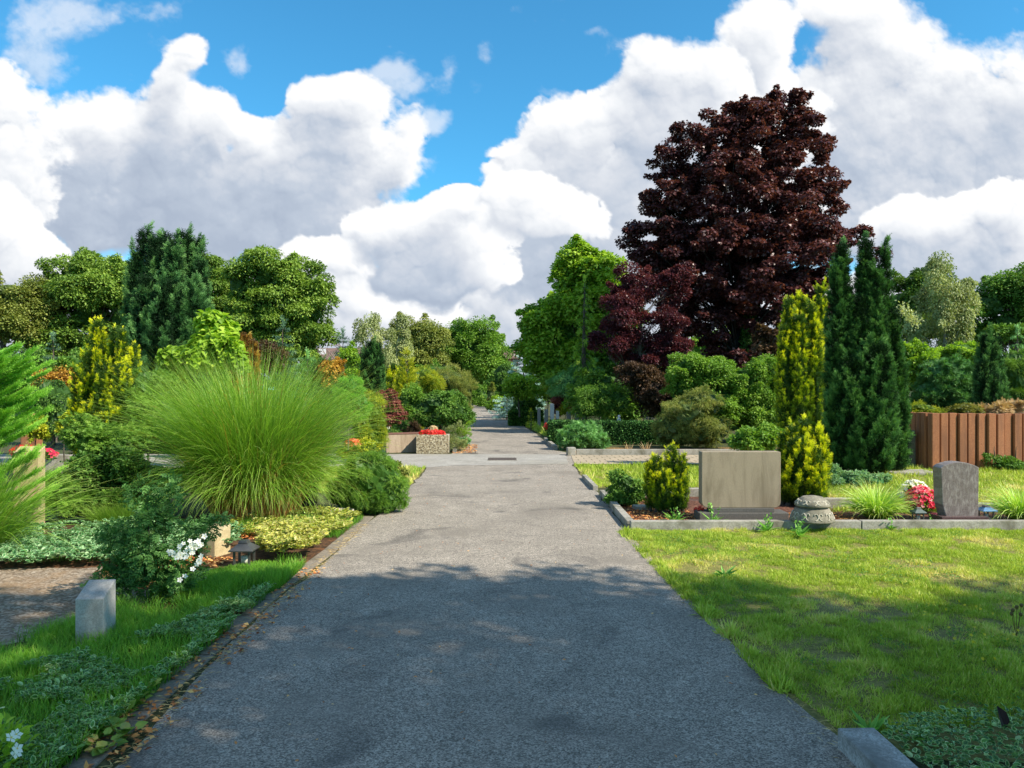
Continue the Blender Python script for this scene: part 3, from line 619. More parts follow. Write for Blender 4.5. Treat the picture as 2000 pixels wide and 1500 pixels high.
litter('leaf_litter', [(-2.9, 6.0), (-3.6, 6.6), (-3.3, 7.3), (-2.6, 7.2)], 1500, .045)
litter('leaf_litter', [(1.5, 18.75), (8, 18.75), (8, 19.4), (1.5, 19.4)], 3500, .06, .3)
litter('leaf_litter', [(-1.5, 19), (-.9, 19), (-1.0, 22), (-1.5, 22)], 700, .05)
litter('leaf_litter', [(1.42, 8.82), (2.3, 8.82), (2.3, 11.2), (1.42, 11.2)], 2200, .035)
litter('leaf_litter', [(3.3, 8.82), (4.2, 8.82), (4.2, 9.8), (3.3, 9.8)], 900, .035)
# dry grass wisps along the path edges
M_STRAW = fol('dry_straw', [(.20, .13, .05), (.36, .26, .12), (.50, .40, .2)], .2, .8)
A = Acc(); n = 1500; yy = rng.uniform(2.4, 9, n); e = rng.random(n) < .68
xx = np.where(e, np.interp(yy, [3.4, 4.4, 5.5, 7, 9.2], [-1.68, -1.74, -1.76, -1.74, -1.72]), np.interp(yy, [3.5, 4.9, 6, 7.6, 9], [1.47, 1.40, 1.33, 1.30, 1.30]))+rng.normal(size=n)*.035
D = np.stack([rng.normal(size=n), rng.normal(size=n), np.abs(rng.normal(size=n))*.12], -1)
scatter(A, T([(-.02,0,0), (.02,0,0), (.0,.5,.06), (0,1,0)], [np.array([[0,1,2]]), np.array([[0,2,3]])]), np.stack([xx, yy, np.full(n, .014)], -1), D, np.array([0, 0, 1.0])+rnd(n, .2), rng.uniform(.02, .065, n), rng.random(n))
A.build('straw_wisps', M_STRAW)['kind'] = 'stuff'
turf('path_edge_grass', [(1.38, 4.0), (1.5, 4.0), (1.30, 8.6), (1.18, 8.6)], 5000, .055, .3)
# ---- stonework
M_CONC = stone('weathered_concrete', (.20, .19, .16), (.46, .43, .37), (.14, .13, .09), grain=140, blot=4, bump=.5)
M_CONCG = stone('grey_concrete', (.16, .155, .145), (.52, .51, .48), (.16, .155, .14), grain=150, blot=3, bump=.6, contrast=1.2)
def kerbs(name, cat, pts, w, h, labels, mat, seglen=1.0, group=None, z=0.0, gap=.008):
    """kerb stones laid end to end along a line"""
    k = 0
    for (x1, y1), (x2, y2) in zip(pts, pts[1:]):
        L = math.hypot(x2-x1, y2-y1); n = max(1, round(L/seglen)); a = math.atan2(y2-y1, x2-x1)
        for i in range(n):
            f = (i+.5)/n; lab = labels[min(k, len(labels)-1)] if isinstance(labels, list) else labels; k += 1
            ob = box(name, (0, 0, 0), (L/n-gap, w*random.uniform(.96, 1.02), h*random.uniform(.96, 1.03)), mat, bevel=.008)
            ob.location = (x1+(x2-x1)*f, y1+(y2-y1)*f, z-.02); ob.rotation_euler = (random.uniform(-.01, .01), 0, a+random.uniform(-.008, .008))
            tag(ob, lab, cat, group)
kerbs('grave_kerb', 'kerb', [(1.34, 8.74), (9.2, 8.74)], .10, .125, 'long pale concrete kerb along the front of the grave plots facing the lawn', M_CONC, 2.6, 'front kerb of the grave plots')
kerbs('grave_kerb', 'kerb', [(1.36, 8.80), (1.36, 11.5)], .09, .115, 'pale concrete side kerb between the path and the bark covered grave bed', M_CONC, 1.35, 'side kerb of the grave bed')
kerbs('grave_kerb', 'kerb', [(1.40, 11.45), (4.2, 11.45)], .10, .15, 'low grey kerb at the back of the bark covered grave bed behind the small shrubs', M_CONC, 1.4, 'back kerb of the grave bed')
kerbs('lawn_kerb', 'kerb', [(1.31, 12.1), (1.29, 13.7)], .08, .10, 'short raised kerb between path and small lawn past the grave bed', M_CONC, 1.6)
kerbs('side_path_kerb', 'kerb', [(1.55, 18.62), (9, 18.62)], .12, .16, 'pale kerb along the far edge of the tan paved side path', M_CONC, 2.4, 'kerb of the tan side path')
kerbs('kerb_stone', 'kerb', [(1.57, 1.5), (1.53, 3.42)], .17, .12, 'thick grey granite kerb beside the path in the lower right corner', M_CONCG, 2.0)
kerbs('edging_stone', 'edging', [(-1.78, 1.6), (-1.83, 3.4), (-1.85, 4.6), (-1.86, 6.2), (-1.80, 7.6), (-1.79, 9.6)], .13, .032, 'flat brownish edging stone sunk along the left rim of the path', stone('edging', (.12, .10, .08), (.32, .27, .21), (.10, .09, .06), 90, 4), .42, 'flat edging stones left of the path')
kerbs('bed_kerb', 'kerb', [(-1.75, 10.2), (-1.68, 12.2)], .07, .07, 'weathered kerb at the foot of the clipped yew beside the path', M_CONC, 1.0, 'kerb by the clipped yew')
kerbs('far_kerb', 'kerb', [(-1.45, 19.3), (-1.56, 24)], .10, .12, 'pale kerb left of the path just beyond the planter', M_CONC, 1.2, 'kerb beyond the planter')
kerbs('far_kerb', 'kerb', [(1.15, 20.2), (1.02, 23.6)], .10, .13, 'pale kerb right of the path beside the mountain pine', M_CONC, 1.2, 'kerb by the mountain pine')
kerbs('far_kerb', 'kerb', [(.30, 37.5), (-.25, 45)], .14, .16, 'dark kerb at the right bend of the distant path', M_CONCG, 2.5, 'kerb at the distant bend')
b = box('corner_block', (1.42, 18.5, 0), (.20, .22, .20), M_CONC, rot=.1, bevel=.02); tag(b, 'white stone block at the corner of the tan side path and the main path', 'stone block')
# big blank headstone
M_TAN = stone('tan_granite', (.22, .175, .115), (.37, .305, .215), (.17, .135, .085), grain=260, blot=2.2, bump=.25, rough=.7, contrast=.9, streak=(3, 3, .6))
M_DK = stone('dark_granite', (.04, .038, .035), (.16, .15, .135), grain=260, rough=.6)
d0 = 9.25; r_ = empty('headstone', (2.78, d0, 0), 'wide blank tan granite headstone on a dark plinth behind the front kerb', 'headstone')
w2 = X(1525, d0)-X(1371, d0); x0 = X(1371, d0); zb, zt = .172, .845; rr = .07; pts = []
for cx, cz, a0 in ((x0+rr, zb+rr, 180), (x0+w2-rr, zb+rr, 270)):
    for k in range(7): a = R(a0+15*k); pts.append((cx+rr*math.cos(a), cz+rr*math.sin(a)))
for cx, cz, a0 in ((x0+w2-.012, zt-.012, 0), (x0+.012, zt-.012, 90)):
    for k in range(3): a = R(a0+45*k); pts.append((cx+.012*math.cos(a), cz+.012*math.sin(a)))
profile('slab', pts, d0, d0+.17, M_TAN, r_, .005)
box('plinth', (X(1450, d0), d0+.07, .01), (X(1537, d0)-X(1364, d0), .30, .11), M_DK, r_, bevel=.006)
box('footing', (X(1449, d0), d0+.07, .122), (X(1511, d0)-X(1387, d0), .20, .048), M_DK, r_, bevel=.004)
# arched granite headstone
M_RED = stone('reddish_granite', (.085, .066, .06), (.22, .18, .165), (.32, .285, .265), grain=170, blot=5, rough=.35, bump=.35, contrast=1.3, streak=(6, 1, 2.2))
M_REDP = stone('polished_dark_red_granite', (.05, .03, .03), (.15, .10, .095), grain=200, rough=.25)
d0 = 9.18; r_ = empty('headstone', (X(1876, d0), d0, 0), 'reddish grey granite headstone with an arched top and a slanted left edge', 'headstone')
xs = lambda p: X(p, d0); zs = lambda p: Z(p, d0)
front = [(xs(1849), zs(1012)), (xs(1911), zs(1012)), (xs(1912), zs(913))]+[(xs(1838+74*(1-f)), zs(913-10*math.sin(math.pi*(1-f)*.96+.05)-1*f)) for f in np.linspace(.1, .92, 9)]+[(xs(1838), zs(914)), (xs(1841), zs(985))]
profile('slab', front, d0, d0+.19, M_RED, r_, .008)
box('plinth', (xs(1879), d0+.08, .02), (.56, .30, .065), M_REDP, r_, bevel=.006)
# marker posts on the left
M_POST = stone('grey_stone', (.27, .255, .235), (.50, .48, .44), (.17, .165, .145), 210, 3, bump=.4)
x, y = G(172, 1268); rp = empty('marker_post', (x, y, 0), 'short grey stone post with a sloping top in the long grass at lower left', 'stone post')
box('post', (x, y+.09, -.02), (.165, .19, .33), M_POST, rp, rot=.10, bevel=.006, top=(0, 0, .075, .075))
M_SAND = stone('sandstone', (.38, .29, .15), (.60, .49, .29), (.32, .24, .11), 150, 4)
x, y = G(46, 1048); rp = empty('marker_post', (x, y, 0), 'tall yellowish sandstone post half hidden behind feathery blades at the left edge', 'stone post')
box('post', (x, y+.1, -.02), (.26, .16, .93), M_SAND, rp, rot=.15, bevel=.008, top=(0, 0, .06, .06))
x, y = G(412, 1088); rp = empty('marker_post', (x, y, 0), 'small tan stone with a sloping grey top between the white rose and the lantern', 'stone post')
box('stone', (x, y+.1, -.02), (.19, .22, .22), M_SAND, rp, rot=-.35, bevel=.01, top=(0, 0, .09, .09))
# stele, step and palisade wall at the right
M_STEL = stone('mossy_grey_stone', (.07, .07, .055), (.19, .185, .15), (.06, .075, .03), 130, 3)
x = X(1771, 15.6); rp = empty('stele', (x, 15.6, 0), 'mossy dark grey stone slab leaning between dark yew and red palisade', 'stone slab')
box('slab', (x, 15.7, -.02), (.40, .16, .78), M_STEL, rp, rot=.1, bevel=.02)
tag(box('stone_step', (X(1778, 14.3), 14.4, 0), (.86, .5, .07), M_CONC, rot=.03, bevel=.015), 'pale stone slab on the ground in front of the mossy stele', 'stone slab')
M_PAL = stone('red_brown_palisade', (.24, .085, .032), (.46, .19, .085), (.19, .08, .04), 130, 2.2, bump=.6, contrast=.9, streak=(2.2, 2.2, .4))
rp = empty('palisade_wall', (X(1815, 15.3), 15.3, 0), 'raised bed wall of upright reddish brown concrete palisades', 'palisade wall')
xa = X(1816, 15.3); w = .182
def palisade(x, y, rot):
    h = 1.11+random.uniform(-.010, .014); cr, sr = math.cos(rot), math.sin(rot); g_ = .5*w-.010
    sec = [(-g_, .10), (-g_, -.035), (-g_+.016, -.055), (g_-.016, -.055), (g_, -.035), (g_, .10)]
    v = [(x+a*cr-b*sr, y+a*sr+b*cr, z) for z in (0-.05, h) for a, b in sec]; n = 6
    solid('palisade', v, [list(range(n)), list(range(2*n-1, n-1, -1))]+[[i, (i+1) % n, n+(i+1) % n, n+i] for i in range(n)], M_PAL, rp, .005)
for i in range(34):
    palisade(xa+w*(i+.5), 15.3+.018*(i % 3)-(.05 if 4 < i < 8 else 0), random.uniform(-.015, .015)+(.1 if i == 7 else 0))
for i in range(14): palisade(xa+.02, 15.42+w*(i+.5), -math.pi/2)
box('earth_fill', (xa+3.4, 18, 0), (6.2, 5.0, 1.02), M_BED, rp, bevel=0)
# planter: exposed aggregate box and a turned trough
M_AGG = ground_mat('exposed_aggregate', [(.10, .08, .06), (.38, .30, .18), (.62, .55, .40)], 42, 3, speck=.9, bump=1.0)
def trough(name, c, s, mat, label, rot, soil=True, rim=None):
    r_ = empty(name, c, label, 'planter'); w_, l_, h_ = s; cr, sr = math.cos(rot), math.sin(rot); tk = .07
    def at(x, y): return (c[0]+x*cr-y*sr, c[1]+x*sr+y*cr, 0)
    box('front_panel', at(0, -l_/2+tk/2), (w_, tk, h_), mat, r_, rot, .008); box('back_panel', at(0, l_/2-tk/2), (w_, tk, h_), mat, r_, rot, .008)
    box('end_panel', at(-w_/2+tk/2, 0), (tk-.004, l_-2*tk-.004, h_-.003), M_CONC, r_, rot, .006); box('end_panel', at(w_/2-tk/2, 0), (tk-.004, l_-2*tk-.004, h_-.003), M_CONC, r_, rot, .006)
    a_ = at(0, 0); box('soil', (a_[0], a_[1], 0), (w_-2*tk-.01, l_-2*tk-.01, h_-.06), M_BED, r_, rot, 0)
    if rim: box('wooden_rim', (a_[0], a_[1], h_+.002), (w_+.02, l_+.02, .02), rim, r_, rot, .004)
    return r_
trough('planter', (X(844, 18.95), 19.22, 0), (.80, .5, .47), M_AGG, 'square planter of pebbly exposed aggregate filled with red begonias by the path', .02)
M_TR = stone('trough_concrete', (.30, .22, .15), (.46, .36, .26), (.22, .16, .10), 110, 3, streak=(3, 3, .5))
trough('planter', (X(786, 19.45), 19.62, 0), (1.02, .5, .46), M_TR, 'long plain tan trough with a brown wooden rim turned away behind the pebbly planter', .42, rim=plain('brown_wood', (.16, .07, .045), .7))
# drain covers
M_IRON = plain('rusty_iron', (.10, .075, .06), .75, .3)
def drain(x0_, x1_, y0_, y1_, label):
    r_ = empty('drain_cover', ((x0_+x1_)/2, (y0_+y1_)/2, .012), label, 'drain cover')
    cx, cy = (x0_+x1_)/2, (y0_+y1_)/2; w_, l_ = x1_-x0_, y1_-y0_
    box('frame', (cx, y0_+.02, .006), (w_, .04, .016), M_CONC, r_, bevel=.002); box('frame', (cx, y1_-.02, .006), (w_, .04, .016), M_CONC, r_, bevel=.002)
    box('cover', (cx, cy, .006), (w_-.03, l_-.1, .014), M_IRON, r_, bevel=.002)
    for i in range(9): box('slat', (cx-w_/2+.06+i*(w_-.12)/8, cy, .0205), (.03, l_-.14, .006), M_IRON, r_, bevel=0)
drain(X(952, 17.4), X(1010, 17.4), 17.0, 17.75, 'rectangular rusty iron drain cover in the middle of the path crossing')
drain(X(903, 18.9), X(934, 18.9), 18.75, 19.1, 'small dark drain cover near the corner of the pebbly planter')
# ---- lanterns, bowls, small things
M_GM = plain('grey_metal', (.12, .12, .115), .45, .6); M_GLASS = None
def lantern(px, d, w_, h_, label, roofm, cx=None):
    x = X(px, d); r_ = empty('lantern', (x, d, 0), label, 'lantern'); b0 = .03 if d > 8 else 0
    def ring(hw, z): return [(x+sx*hw, d+sy*hw, z) for sx, sy in ((-1, -1), (1, -1), (1, 1), (-1, 1))]
    zr = b0+h_*.62
    solid('base', ring(w_*.46, b0)+ring(w_*.46, b0+.02), BF, M_GM, r_, .003)
    for sx, sy in ((-1, -1), (1, -1), (1, 1), (-1, 1)):
        solid('post', [(x+sx*w_*.36+a*w_*.05, d+sy*w_*.36+b*w_*.05, z) for z in (b0+.02, zr) for a, b in ((-1, -1), (1, -1), (1, 1), (-1, 1))], BF, M_GM, r_, .001)
    v = ring(w_*.58, zr)+ring(w_*.58, zr+.012)+ring(w_*.2, b0+h_*.9); F_ = [(0,1,2,3), (0,4,5,1), (1,5,6,2), (2,6,7,3), (3,7,4,0), (4,8,9,5), (5,9,10,6), (6,10,11,7), (7,11,8,4), (11,10,9,8)]
    solid('roof', v, F_, roofm, r_, .002); solid('cap', ring(w_*.24, b0+h_*.9)+ring(w_*.20, b0+h_), BF, M_GM, r_, .003)
    lathe('candle', [(0, 0), (w_*.16, 0), (w_*.16, h_*.3), (0, h_*.3)], plain('candle_wax', (.6, .58, .5), .5), r_, (x, d, b0+.02), 14); return r_
lantern(477, 6.95, .185, .235, 'grey metal lantern with a pyramid roof standing in grass beside the golden ground cover', M_GM)
lantern(1793, 9.1, .12, .17, 'small dark grave lantern between the pink begonias and the grass tuft', plain('verdigris', (.10, .13, .12), .5, .4))
lantern(1926, 9.25, .15, .17, 'small lantern with a shiny blue roof right of the arched headstone', plain('blue_roof', (.22, .38, .6), .25, .5))
# two upturned ornate bowls stacked
M_BOWL = stone('ornate_stone', (.15, .135, .10), (.32, .29, .225), (.10, .095, .065), 150, 7, bump=.5)
bx, bd = X(1586, 8.72), 8.72; rb = empty('stone_bowls', (bx, bd, 0), 'two stacked upturned stone bowls with swirl ornament standing on the kerb', 'garden ornament'); zb = .106
lathe('lower_bowl', [(.222, 0), (.243, .004), (.246, .016), (.228, .05), (.205, .10), (.188, .142), (.176, .150), (.10, .150)], M_BOWL, rb, (bx, bd, zb), 40)
lathe('upper_bowl', [(.150, .150), (.150, .170), (.190, .172), (.196, .182), (.176, .212), (.142, .245), (.112, .272), (.098, .276), (.06, .270), (.045, .285), (0, .287)], M_BOWL, rb, (bx+.004, bd, zb), 40)
SW = stone('ornate_stone_light', (.40, .37, .29), (.60, .55, .45), (.3, .28, .2), 150, 7)
def swirls(nm, n, z0, z1, r0, r1, ph):
    A = Acc()
    for i in range(n):
        for sgn in (1, -1):
            a0 = (i+.5*(sgn < 0))/n*2*math.pi+ph; pts = []
            for k in range(13):
                s_ = k/12; th = s_*4.4*sgn; q = (1-s_*.82); u_ = math.sin(th)*q*math.pi/n*.62; f = .5-math.cos(th)*q*.40
                r = r0+(r1-r0)*f+.003; z = z0+(z1-z0)*f; pts.append((bx+math.cos(a0+u_)*r, bd+math.sin(a0+u_)*r, zb+z))
            tube(A, pts, .0062, 5)
    A.build(nm, SW, rb, smooth=True)
swirls('swirl_relief', 10, .022, .145, .240, .188, .1); swirls('swirl_relief', 9, .190, .262, .190, .125, .3)
# dark pot, low bowl
x, y = G(603, 1004); rp = empty('plant_pot', (x, y, 0), 'dark grey tall pot half hidden behind the base of the tall ornamental grass', 'pot')
lathe('pot', [(.08, 0), (.10, .01), (.125, .42), (.14, .43), (.14, .46), (.12, .46), (.115, .40), (0, .39)], plain('dark_plastic', (.035, .035, .035), .5), rp, (x, y, 0))
x, y = G(666, 1012); rp = empty('stone_bowl', (x, y, 0), 'low pale fluted stone bowl beside the clipped yew', 'bowl')
a = np.arange(41)*2*np.pi/40; prof = [(.10, 0), (.13, .02), (.145, .085), (.158, .09), (.158, .105), (.14, .105), (.12, .07), (0, .06)]; A = Acc()
v = np.array([[(x+r*(1+.02*math.cos(q*10)*(1 if k < 3 else 0))*math.cos(q), y+r*(1+.02*math.cos(q*10)*(1 if k < 3 else 0))*math.sin(q), z) for q in a] for k, (r, z) in enumerate(prof)])
A.add(v.reshape(-1, 3), [grid(41, len(prof))], .5); A.build('bowl', stone('pale_stone', (.35, .32, .24), (.55, .51, .42), None, 160), rp, smooth=True)
for (px, py, w_, l_, lab) in ((1254, 996, .22, .18, 'small flat concrete slab lying in the bark mulch under the small golden yew'), (1700, 990, .55, .12, 'thin grey stone strip lying behind the grass tuft right of the bowls')):
    x, y = G(px, py); tag(box('flat_slab', (x, y, .012), (w_, l_, .05), M_CONC, rot=.12, bevel=.006), lab, 'stone slab')
tag(box('grave_border', (X(1640, 10.3), 10.3, 0), (1.1, .12, .14), M_CONC, rot=0, bevel=.01), 'low grey stone border between golden yew and grass tuft', 'kerb')
tag(box('grave_border', (X(1960, 9.95), 9.95, 0), (.9, .10, .12), M_CONC, rot=-.12, bevel=.01), 'low dark stone border behind the blue roofed lantern', 'kerb')
# distant grave pillars behind the low hedge
M_GP = stone('grey_pillar', (.14, .13, .12), (.30, .28, .26), None, 60); M_WP = stone('pale_pillar', (.5, .48, .46), (.68, .65, .62), None, 60)
for px, top, w_, mm, lab in ((1053, 797, .12, M_GP, 'dark narrow grave pillar at the left end of the row behind the hedge'), (1067, 799, .15, M_GP, 'brownish grey grave pillar just left of the white one'),
    (1078.5, 788, .15, M_WP, 'tallest white grave pillar in front of the red maple'), (1089, 802, .12, M_WP, 'short pale grave pillar just right of the tallest white one'), (1111, 804, .17, M_GP, 'grave pillar with a rounded top under the small red shrub'),
    (1127, 808, .15, M_GP, 'low grey grave pillar second from the right end of the row'), (1140, 809, .10, M_GP, 'rightmost thin grey grave pillar behind the hedge')):
    d_ = 30.0; x = X(px, d_); r_ = empty('grave_pillar', (x, d_, 0), lab, 'gravestone', 'row of grave pillars behind the hedge'); h_ = Z(top, d_)
    pr = [(x-w_/2, 0), (x+w_/2, 0)]+[(x+w_/2*math.cos(q), h_-w_*.3+w_*.3*math.sin(q)) for q in np.linspace(0, math.pi, 9)] if 'rounded' in lab else [(x-w_/2, 0), (x+w_/2, 0), (x+w_/2, h_-.02), (x-w_/2, h_)]
    profile('pillar', pr, d_, d_+.18, mm, r_, .012); box('footing', (x, d_+.09, 0), (w_+.16, .34, .1), M_GP, r_, bevel=.01)
d_ = 24.0; x = X(1209, d_); r_ = empty('angel_figure', (x, d_, 0), 'small pale stone figure peeping over the middle of the hedge', 'figurine')
lathe('figure', [(.10, 0), (.10, .55), (.07, .62), (.055, .70), (.03, .73), (.045, .76), (.04, .81), (0, .83)], M_WP, r_, (x, d_, -.03), 14)
# ---- houses far behind the trees
M_ROOF = stone('brown_roof_tiles', (.13, .075, .055), (.22, .13, .10), (.10, .07, .06), 3, 1.2); M_BRICK = stone('red_brick', (.24, .085, .05), (.34, .13, .08), None, 8)
M_WHITE = plain('white_paint', (.75, .74, .72)); M_PANE = plain('window_glass', (.05, .06, .08), .1)
def house(px0, px1, d, ridge, eave, label, wins, chim=()):
    x0_, x1_ = X(px0, d), X(px1, d); zr, ze = Z(ridge, d), Z(eave, d); r_ = empty('row_house', ((x0_+x1_)/2, d, 0), label, 'house'); dep = 9
    box('wall', ((x0_+x1_)/2, d+dep/2, 0), (x1_-x0_, dep, ze), M_BRICK, r_, bevel=0)
    v = [(x0_-.3, d-.4, ze-.1), (x1_+.3, d-.4, ze-.1), (x1_+.3, d+dep/2, zr), (x0_-.3, d+dep/2, zr), (x0_-.3, d+dep+.4, ze-.1), (x1_+.3, d+dep+.4, ze-.1)]
    v2 = [(a, b, c-.18) for a, b, c in v]
    solid('roof', v+v2, [(0,1,2,3), (3,2,5,4), (6,7,1,0), (10,11,5,4), (9,8,7,6), (10,11,8,9), (0,3,9,6), (3,4,10,9), (1,2,8,7), (2,5,11,8)], M_ROOF, r_, 0)
    for (wx, wz, ww, wh) in wins:
        f_ = box('window', (X(wx, d), d-.03, wz), (ww, .1, wh), M_WHITE, r_, bevel=.01)
        pa = box('pane', (X(wx, d), d-.10, wz+.12), (ww-.24, .03, wh-.24), M_PANE, r_, bevel=0); pa.parent = f_
    for wx in chim: box('chimney', (X(wx, d), d+dep/2, zr-.4), (.7, .7, 1.0), M_BRICK, r_, bevel=.02)
    return r_
house(585, 800, 96, 676, 700, 'long brick row house with a brown tiled roof seen between the trees left of centre', [(p, z_, 1.3, 1.3) for p in range(600, 800, 24) for z_ in (1.0, 3.6)])
house(868, 1012, 110, 676, 697, 'brick row house with a reddish roof behind the broad trees at the path end', [(p, z_, 1.3, 1.3) for p in range(880, 1005, 22) for z_ in (1.0, 3.8)])
rw = ROOTS[-2]; v_ = X(623, 96)
sk = box('roof_window', (v_, 97.7, 5.75), (.9, .10, 1.0), M_WHITE, rw, bevel=0)
# ================================================================ trees, shrubs and flowers
F_LIND = fol('linden_leaves', [(.018, .042, .007), (.05, .10, .014), (.105, .175, .024), (.17, .25, .038), (.26, .34, .065)], .3)
F_OLIVE = fol('olive_leaves', [(.03, .05, .012), (.07, .10, .022), (.13, .16, .03), (.20, .22, .05), (.28, .27, .08)], .3)
F_GREEN = fol('green_leaves', [(.016, .045, .007), (.04, .10, .012), (.08, .165, .02), (.14, .24, .032), (.22, .32, .055)], .35)
F_BRIGHT = fol('bright_leaves', [(.025, .065, .008), (.07, .145, .013), (.14, .24, .02), (.23, .34, .032), (.34, .43, .06)], .4)
F_DARKG = fol('dark_leaves', [(.010, .028, .006), (.03, .072, .012), (.056, .125, .020), (.10, .19, .032), (.17, .26, .055)], .28, .5, .2)
F_COPPER = fol('copper_leaves', [(.012, .005, .008), (.028, .010, .013), (.055, .017, .019), (.095, .029, .027), (.17, .062, .056)], .3, .4, .5)
F_PLUM = fol('plum_leaves', [(.010, .004, .007), (.028, .007, .012), (.06, .013, .020), (.11, .026, .034), (.20, .065, .07)], .35, .4, .5)
F_BRONZE = fol('bronze_leaves', [(.012, .009, .006), (.028, .018, .011), (.05, .027, .016), (.085, .05, .026), (.14, .095, .05)], .3)
F_YEW = fol('yew_needles', [(.004, .014, .004), (.012, .040, .010), (.028, .085, .020), (.06, .15, .036), (.12, .24, .06)], .15, .6, .15)
F_YEWB = fol('bluish_yew_needles', [(.005, .016, .005), (.013, .044, .013), (.030, .092, .026), (.066, .16, .045), (.135, .26, .08)], .15, .6, .15)
F_GYEW = fol('golden_yew_needles', [(.015, .04, .005), (.05, .11, .007), (.20, .28, .008), (.50, .50, .010), (.64, .58, .02)], .25)
F_GTHU = fol('golden_thuja', [(.05, .10, .008), (.14, .22, .012), (.30, .38, .015), (.52, .54, .03), (.72, .66, .08)], .3)
F_LIME = fol('lime_conifer', [(.02, .07, .01), (.055, .16, .016), (.11, .27, .026), (.19, .37, .045), (.28, .45, .08)], .35)
F_SPRUCE = fol('spruce_needles', [(.008, .025, .014), (.018, .05, .028), (.035, .085, .048), (.07, .14, .08), (.13, .21, .13)], .15)
F_BLUE = fol('blue_spruce', [(.03, .06, .05), (.08, .14, .12), (.16, .26, .23), (.28, .40, .37), (.42, .55, .52)], .15)
F_PINE = fol('pine_needles', [(.015, .05, .014), (.045, .12, .03), (.09, .21, .055), (.16, .32, .10), (.27, .45, .18)], .2)
F_RMAP = fol('red_maple', [(.03, .009, .008), (.07, .019, .015), (.13, .036, .028), (.20, .062, .047), (.29, .11, .085)], .35)
F_RUST = fol('rusty_conifer', [(.06, .025, .006), (.16, .075, .012), (.28, .15, .02), (.40, .24, .04), (.45, .34, .08)], .3)
F_BIRCH = fol('birch_leaves', [(.05, .065, .025), (.11, .135, .05), (.18, .21, .08), (.27, .30, .13), (.36, .38, .2)], .35)
F_MISC = fol('miscanthus', [(.26, .11, .03), (.34, .17, .05), (.26, .24, .05), (.07, .14, .014), (.085, .17, .016), (.115, .22, .022), (.155, .28, .03), (.22, .34, .05), (.33, .42, .11)], .4, .4, .4)
F_LILY = fol('tuft_grass', [(.04, .09, .012), (.09, .18, .02), (.17, .30, .035), (.30, .43, .07), (.5, .6, .2)], .35, .4, .4)
F_ROSE = fol('rose_leaves', [(.012, .038, .010), (.028, .075, .018), (.05, .125, .028), (.09, .19, .045), (.15, .27, .08)], .3, .45, .25)
F_BOX = fol('clipped_leaves', [(.015, .04, .008), (.03, .075, .012), (.055, .12, .018), (.10, .18, .03), (.17, .26, .05)], .2)
F_MOSS = fol('mossy_cushion', [(.03, .035, .004), (.07, .075, .006), (.12, .12, .01), (.18, .17, .015), (.25, .22, .03)], .2)
F_WHITE = fol('white_petals', [(.70, .55, .08), (.75, .68, .35), (.82, .82, .78), (.86, .86, .84), (.9, .9, .88)], .3)
F_RED = fol('red_petals', [(.30, .01, .01), (.5, .012, .012), (.65, .02, .018), (.78, .035, .03), (.8, .12, .08)], .3)
F_PINK = fol('pink_petals', [(.55, .01, .02), (.72, .015, .04), (.80, .02, .08), (.82, .04, .14), (.85, .35, .35)], .3)
F_ORNG = fol('orange_petals', [(.6, .05, .02), (.75, .10, .03), (.8, .18, .05), (.82, .25, .1), (.8, .35, .2)], .3)
F_TAN = fol('dried_tan', [(.20, .11, .04), (.36, .21, .09), (.50, .33, .16), (.6, .44, .24), (.68, .55, .36)], .25, .8)

# ---- far row of limdens on the left
tree('linden_tree', 'tall linden with a bulging rounded crown right of the dark twin yew', 'tree', 545, 46,
     [(528, 540, 62, 55), (588, 555, 48, 52), (610, 600, 42, 62), (520, 620, 70, 70), (470, 560, 40, 55), (590, 660, 50, 40), (560, 600, 70, 60), (500, 670, 60, 50), (560, 690, 60, 40)], F_LIND, .17, 80000, .8, trunk=.35, limbs=60, shell=.7, core=.45, droop=.5, flat=.55)
tree('linden_tree', 'yellowish green linden directly behind the right flank of the dark twin yew', 'tree', 430, 50,
     [(425, 545, 55, 48), (400, 600, 60, 70), (450, 620, 50, 70), (430, 680, 60, 40)], F_LIND, .17, 44000, .8, trunk=.35, limbs=40, shell=.7, core=.45, droop=.5, flat=.55)
tree('linden_tree', 'large linden with two crown tops left of the dark twin yew', 'tree', 185, 46,
     [(150, 540, 58, 55), (215, 545, 55, 52), (110, 600, 50, 60), (180, 620, 80, 70), (90, 650, 50, 40), (240, 610, 50, 80), (150, 670, 90, 44), (180, 570, 90, 50)], F_LIND, .17, 90000, .8, trunk=.35, limbs=60, shell=.7, core=.4, droop=.5, flat=.55)
tree('broadleaf_tree', 'olive brown leaved tree at the far left edge of the view', 'tree', 15, 44,
     [(20, 575, 62, 46), (-30, 600, 60, 60), (15, 640, 80, 50), (20, 600, 90, 40)], F_OLIVE, .15, 42000, .7, trunk=.3, limbs=40, shell=.65, core=.4)
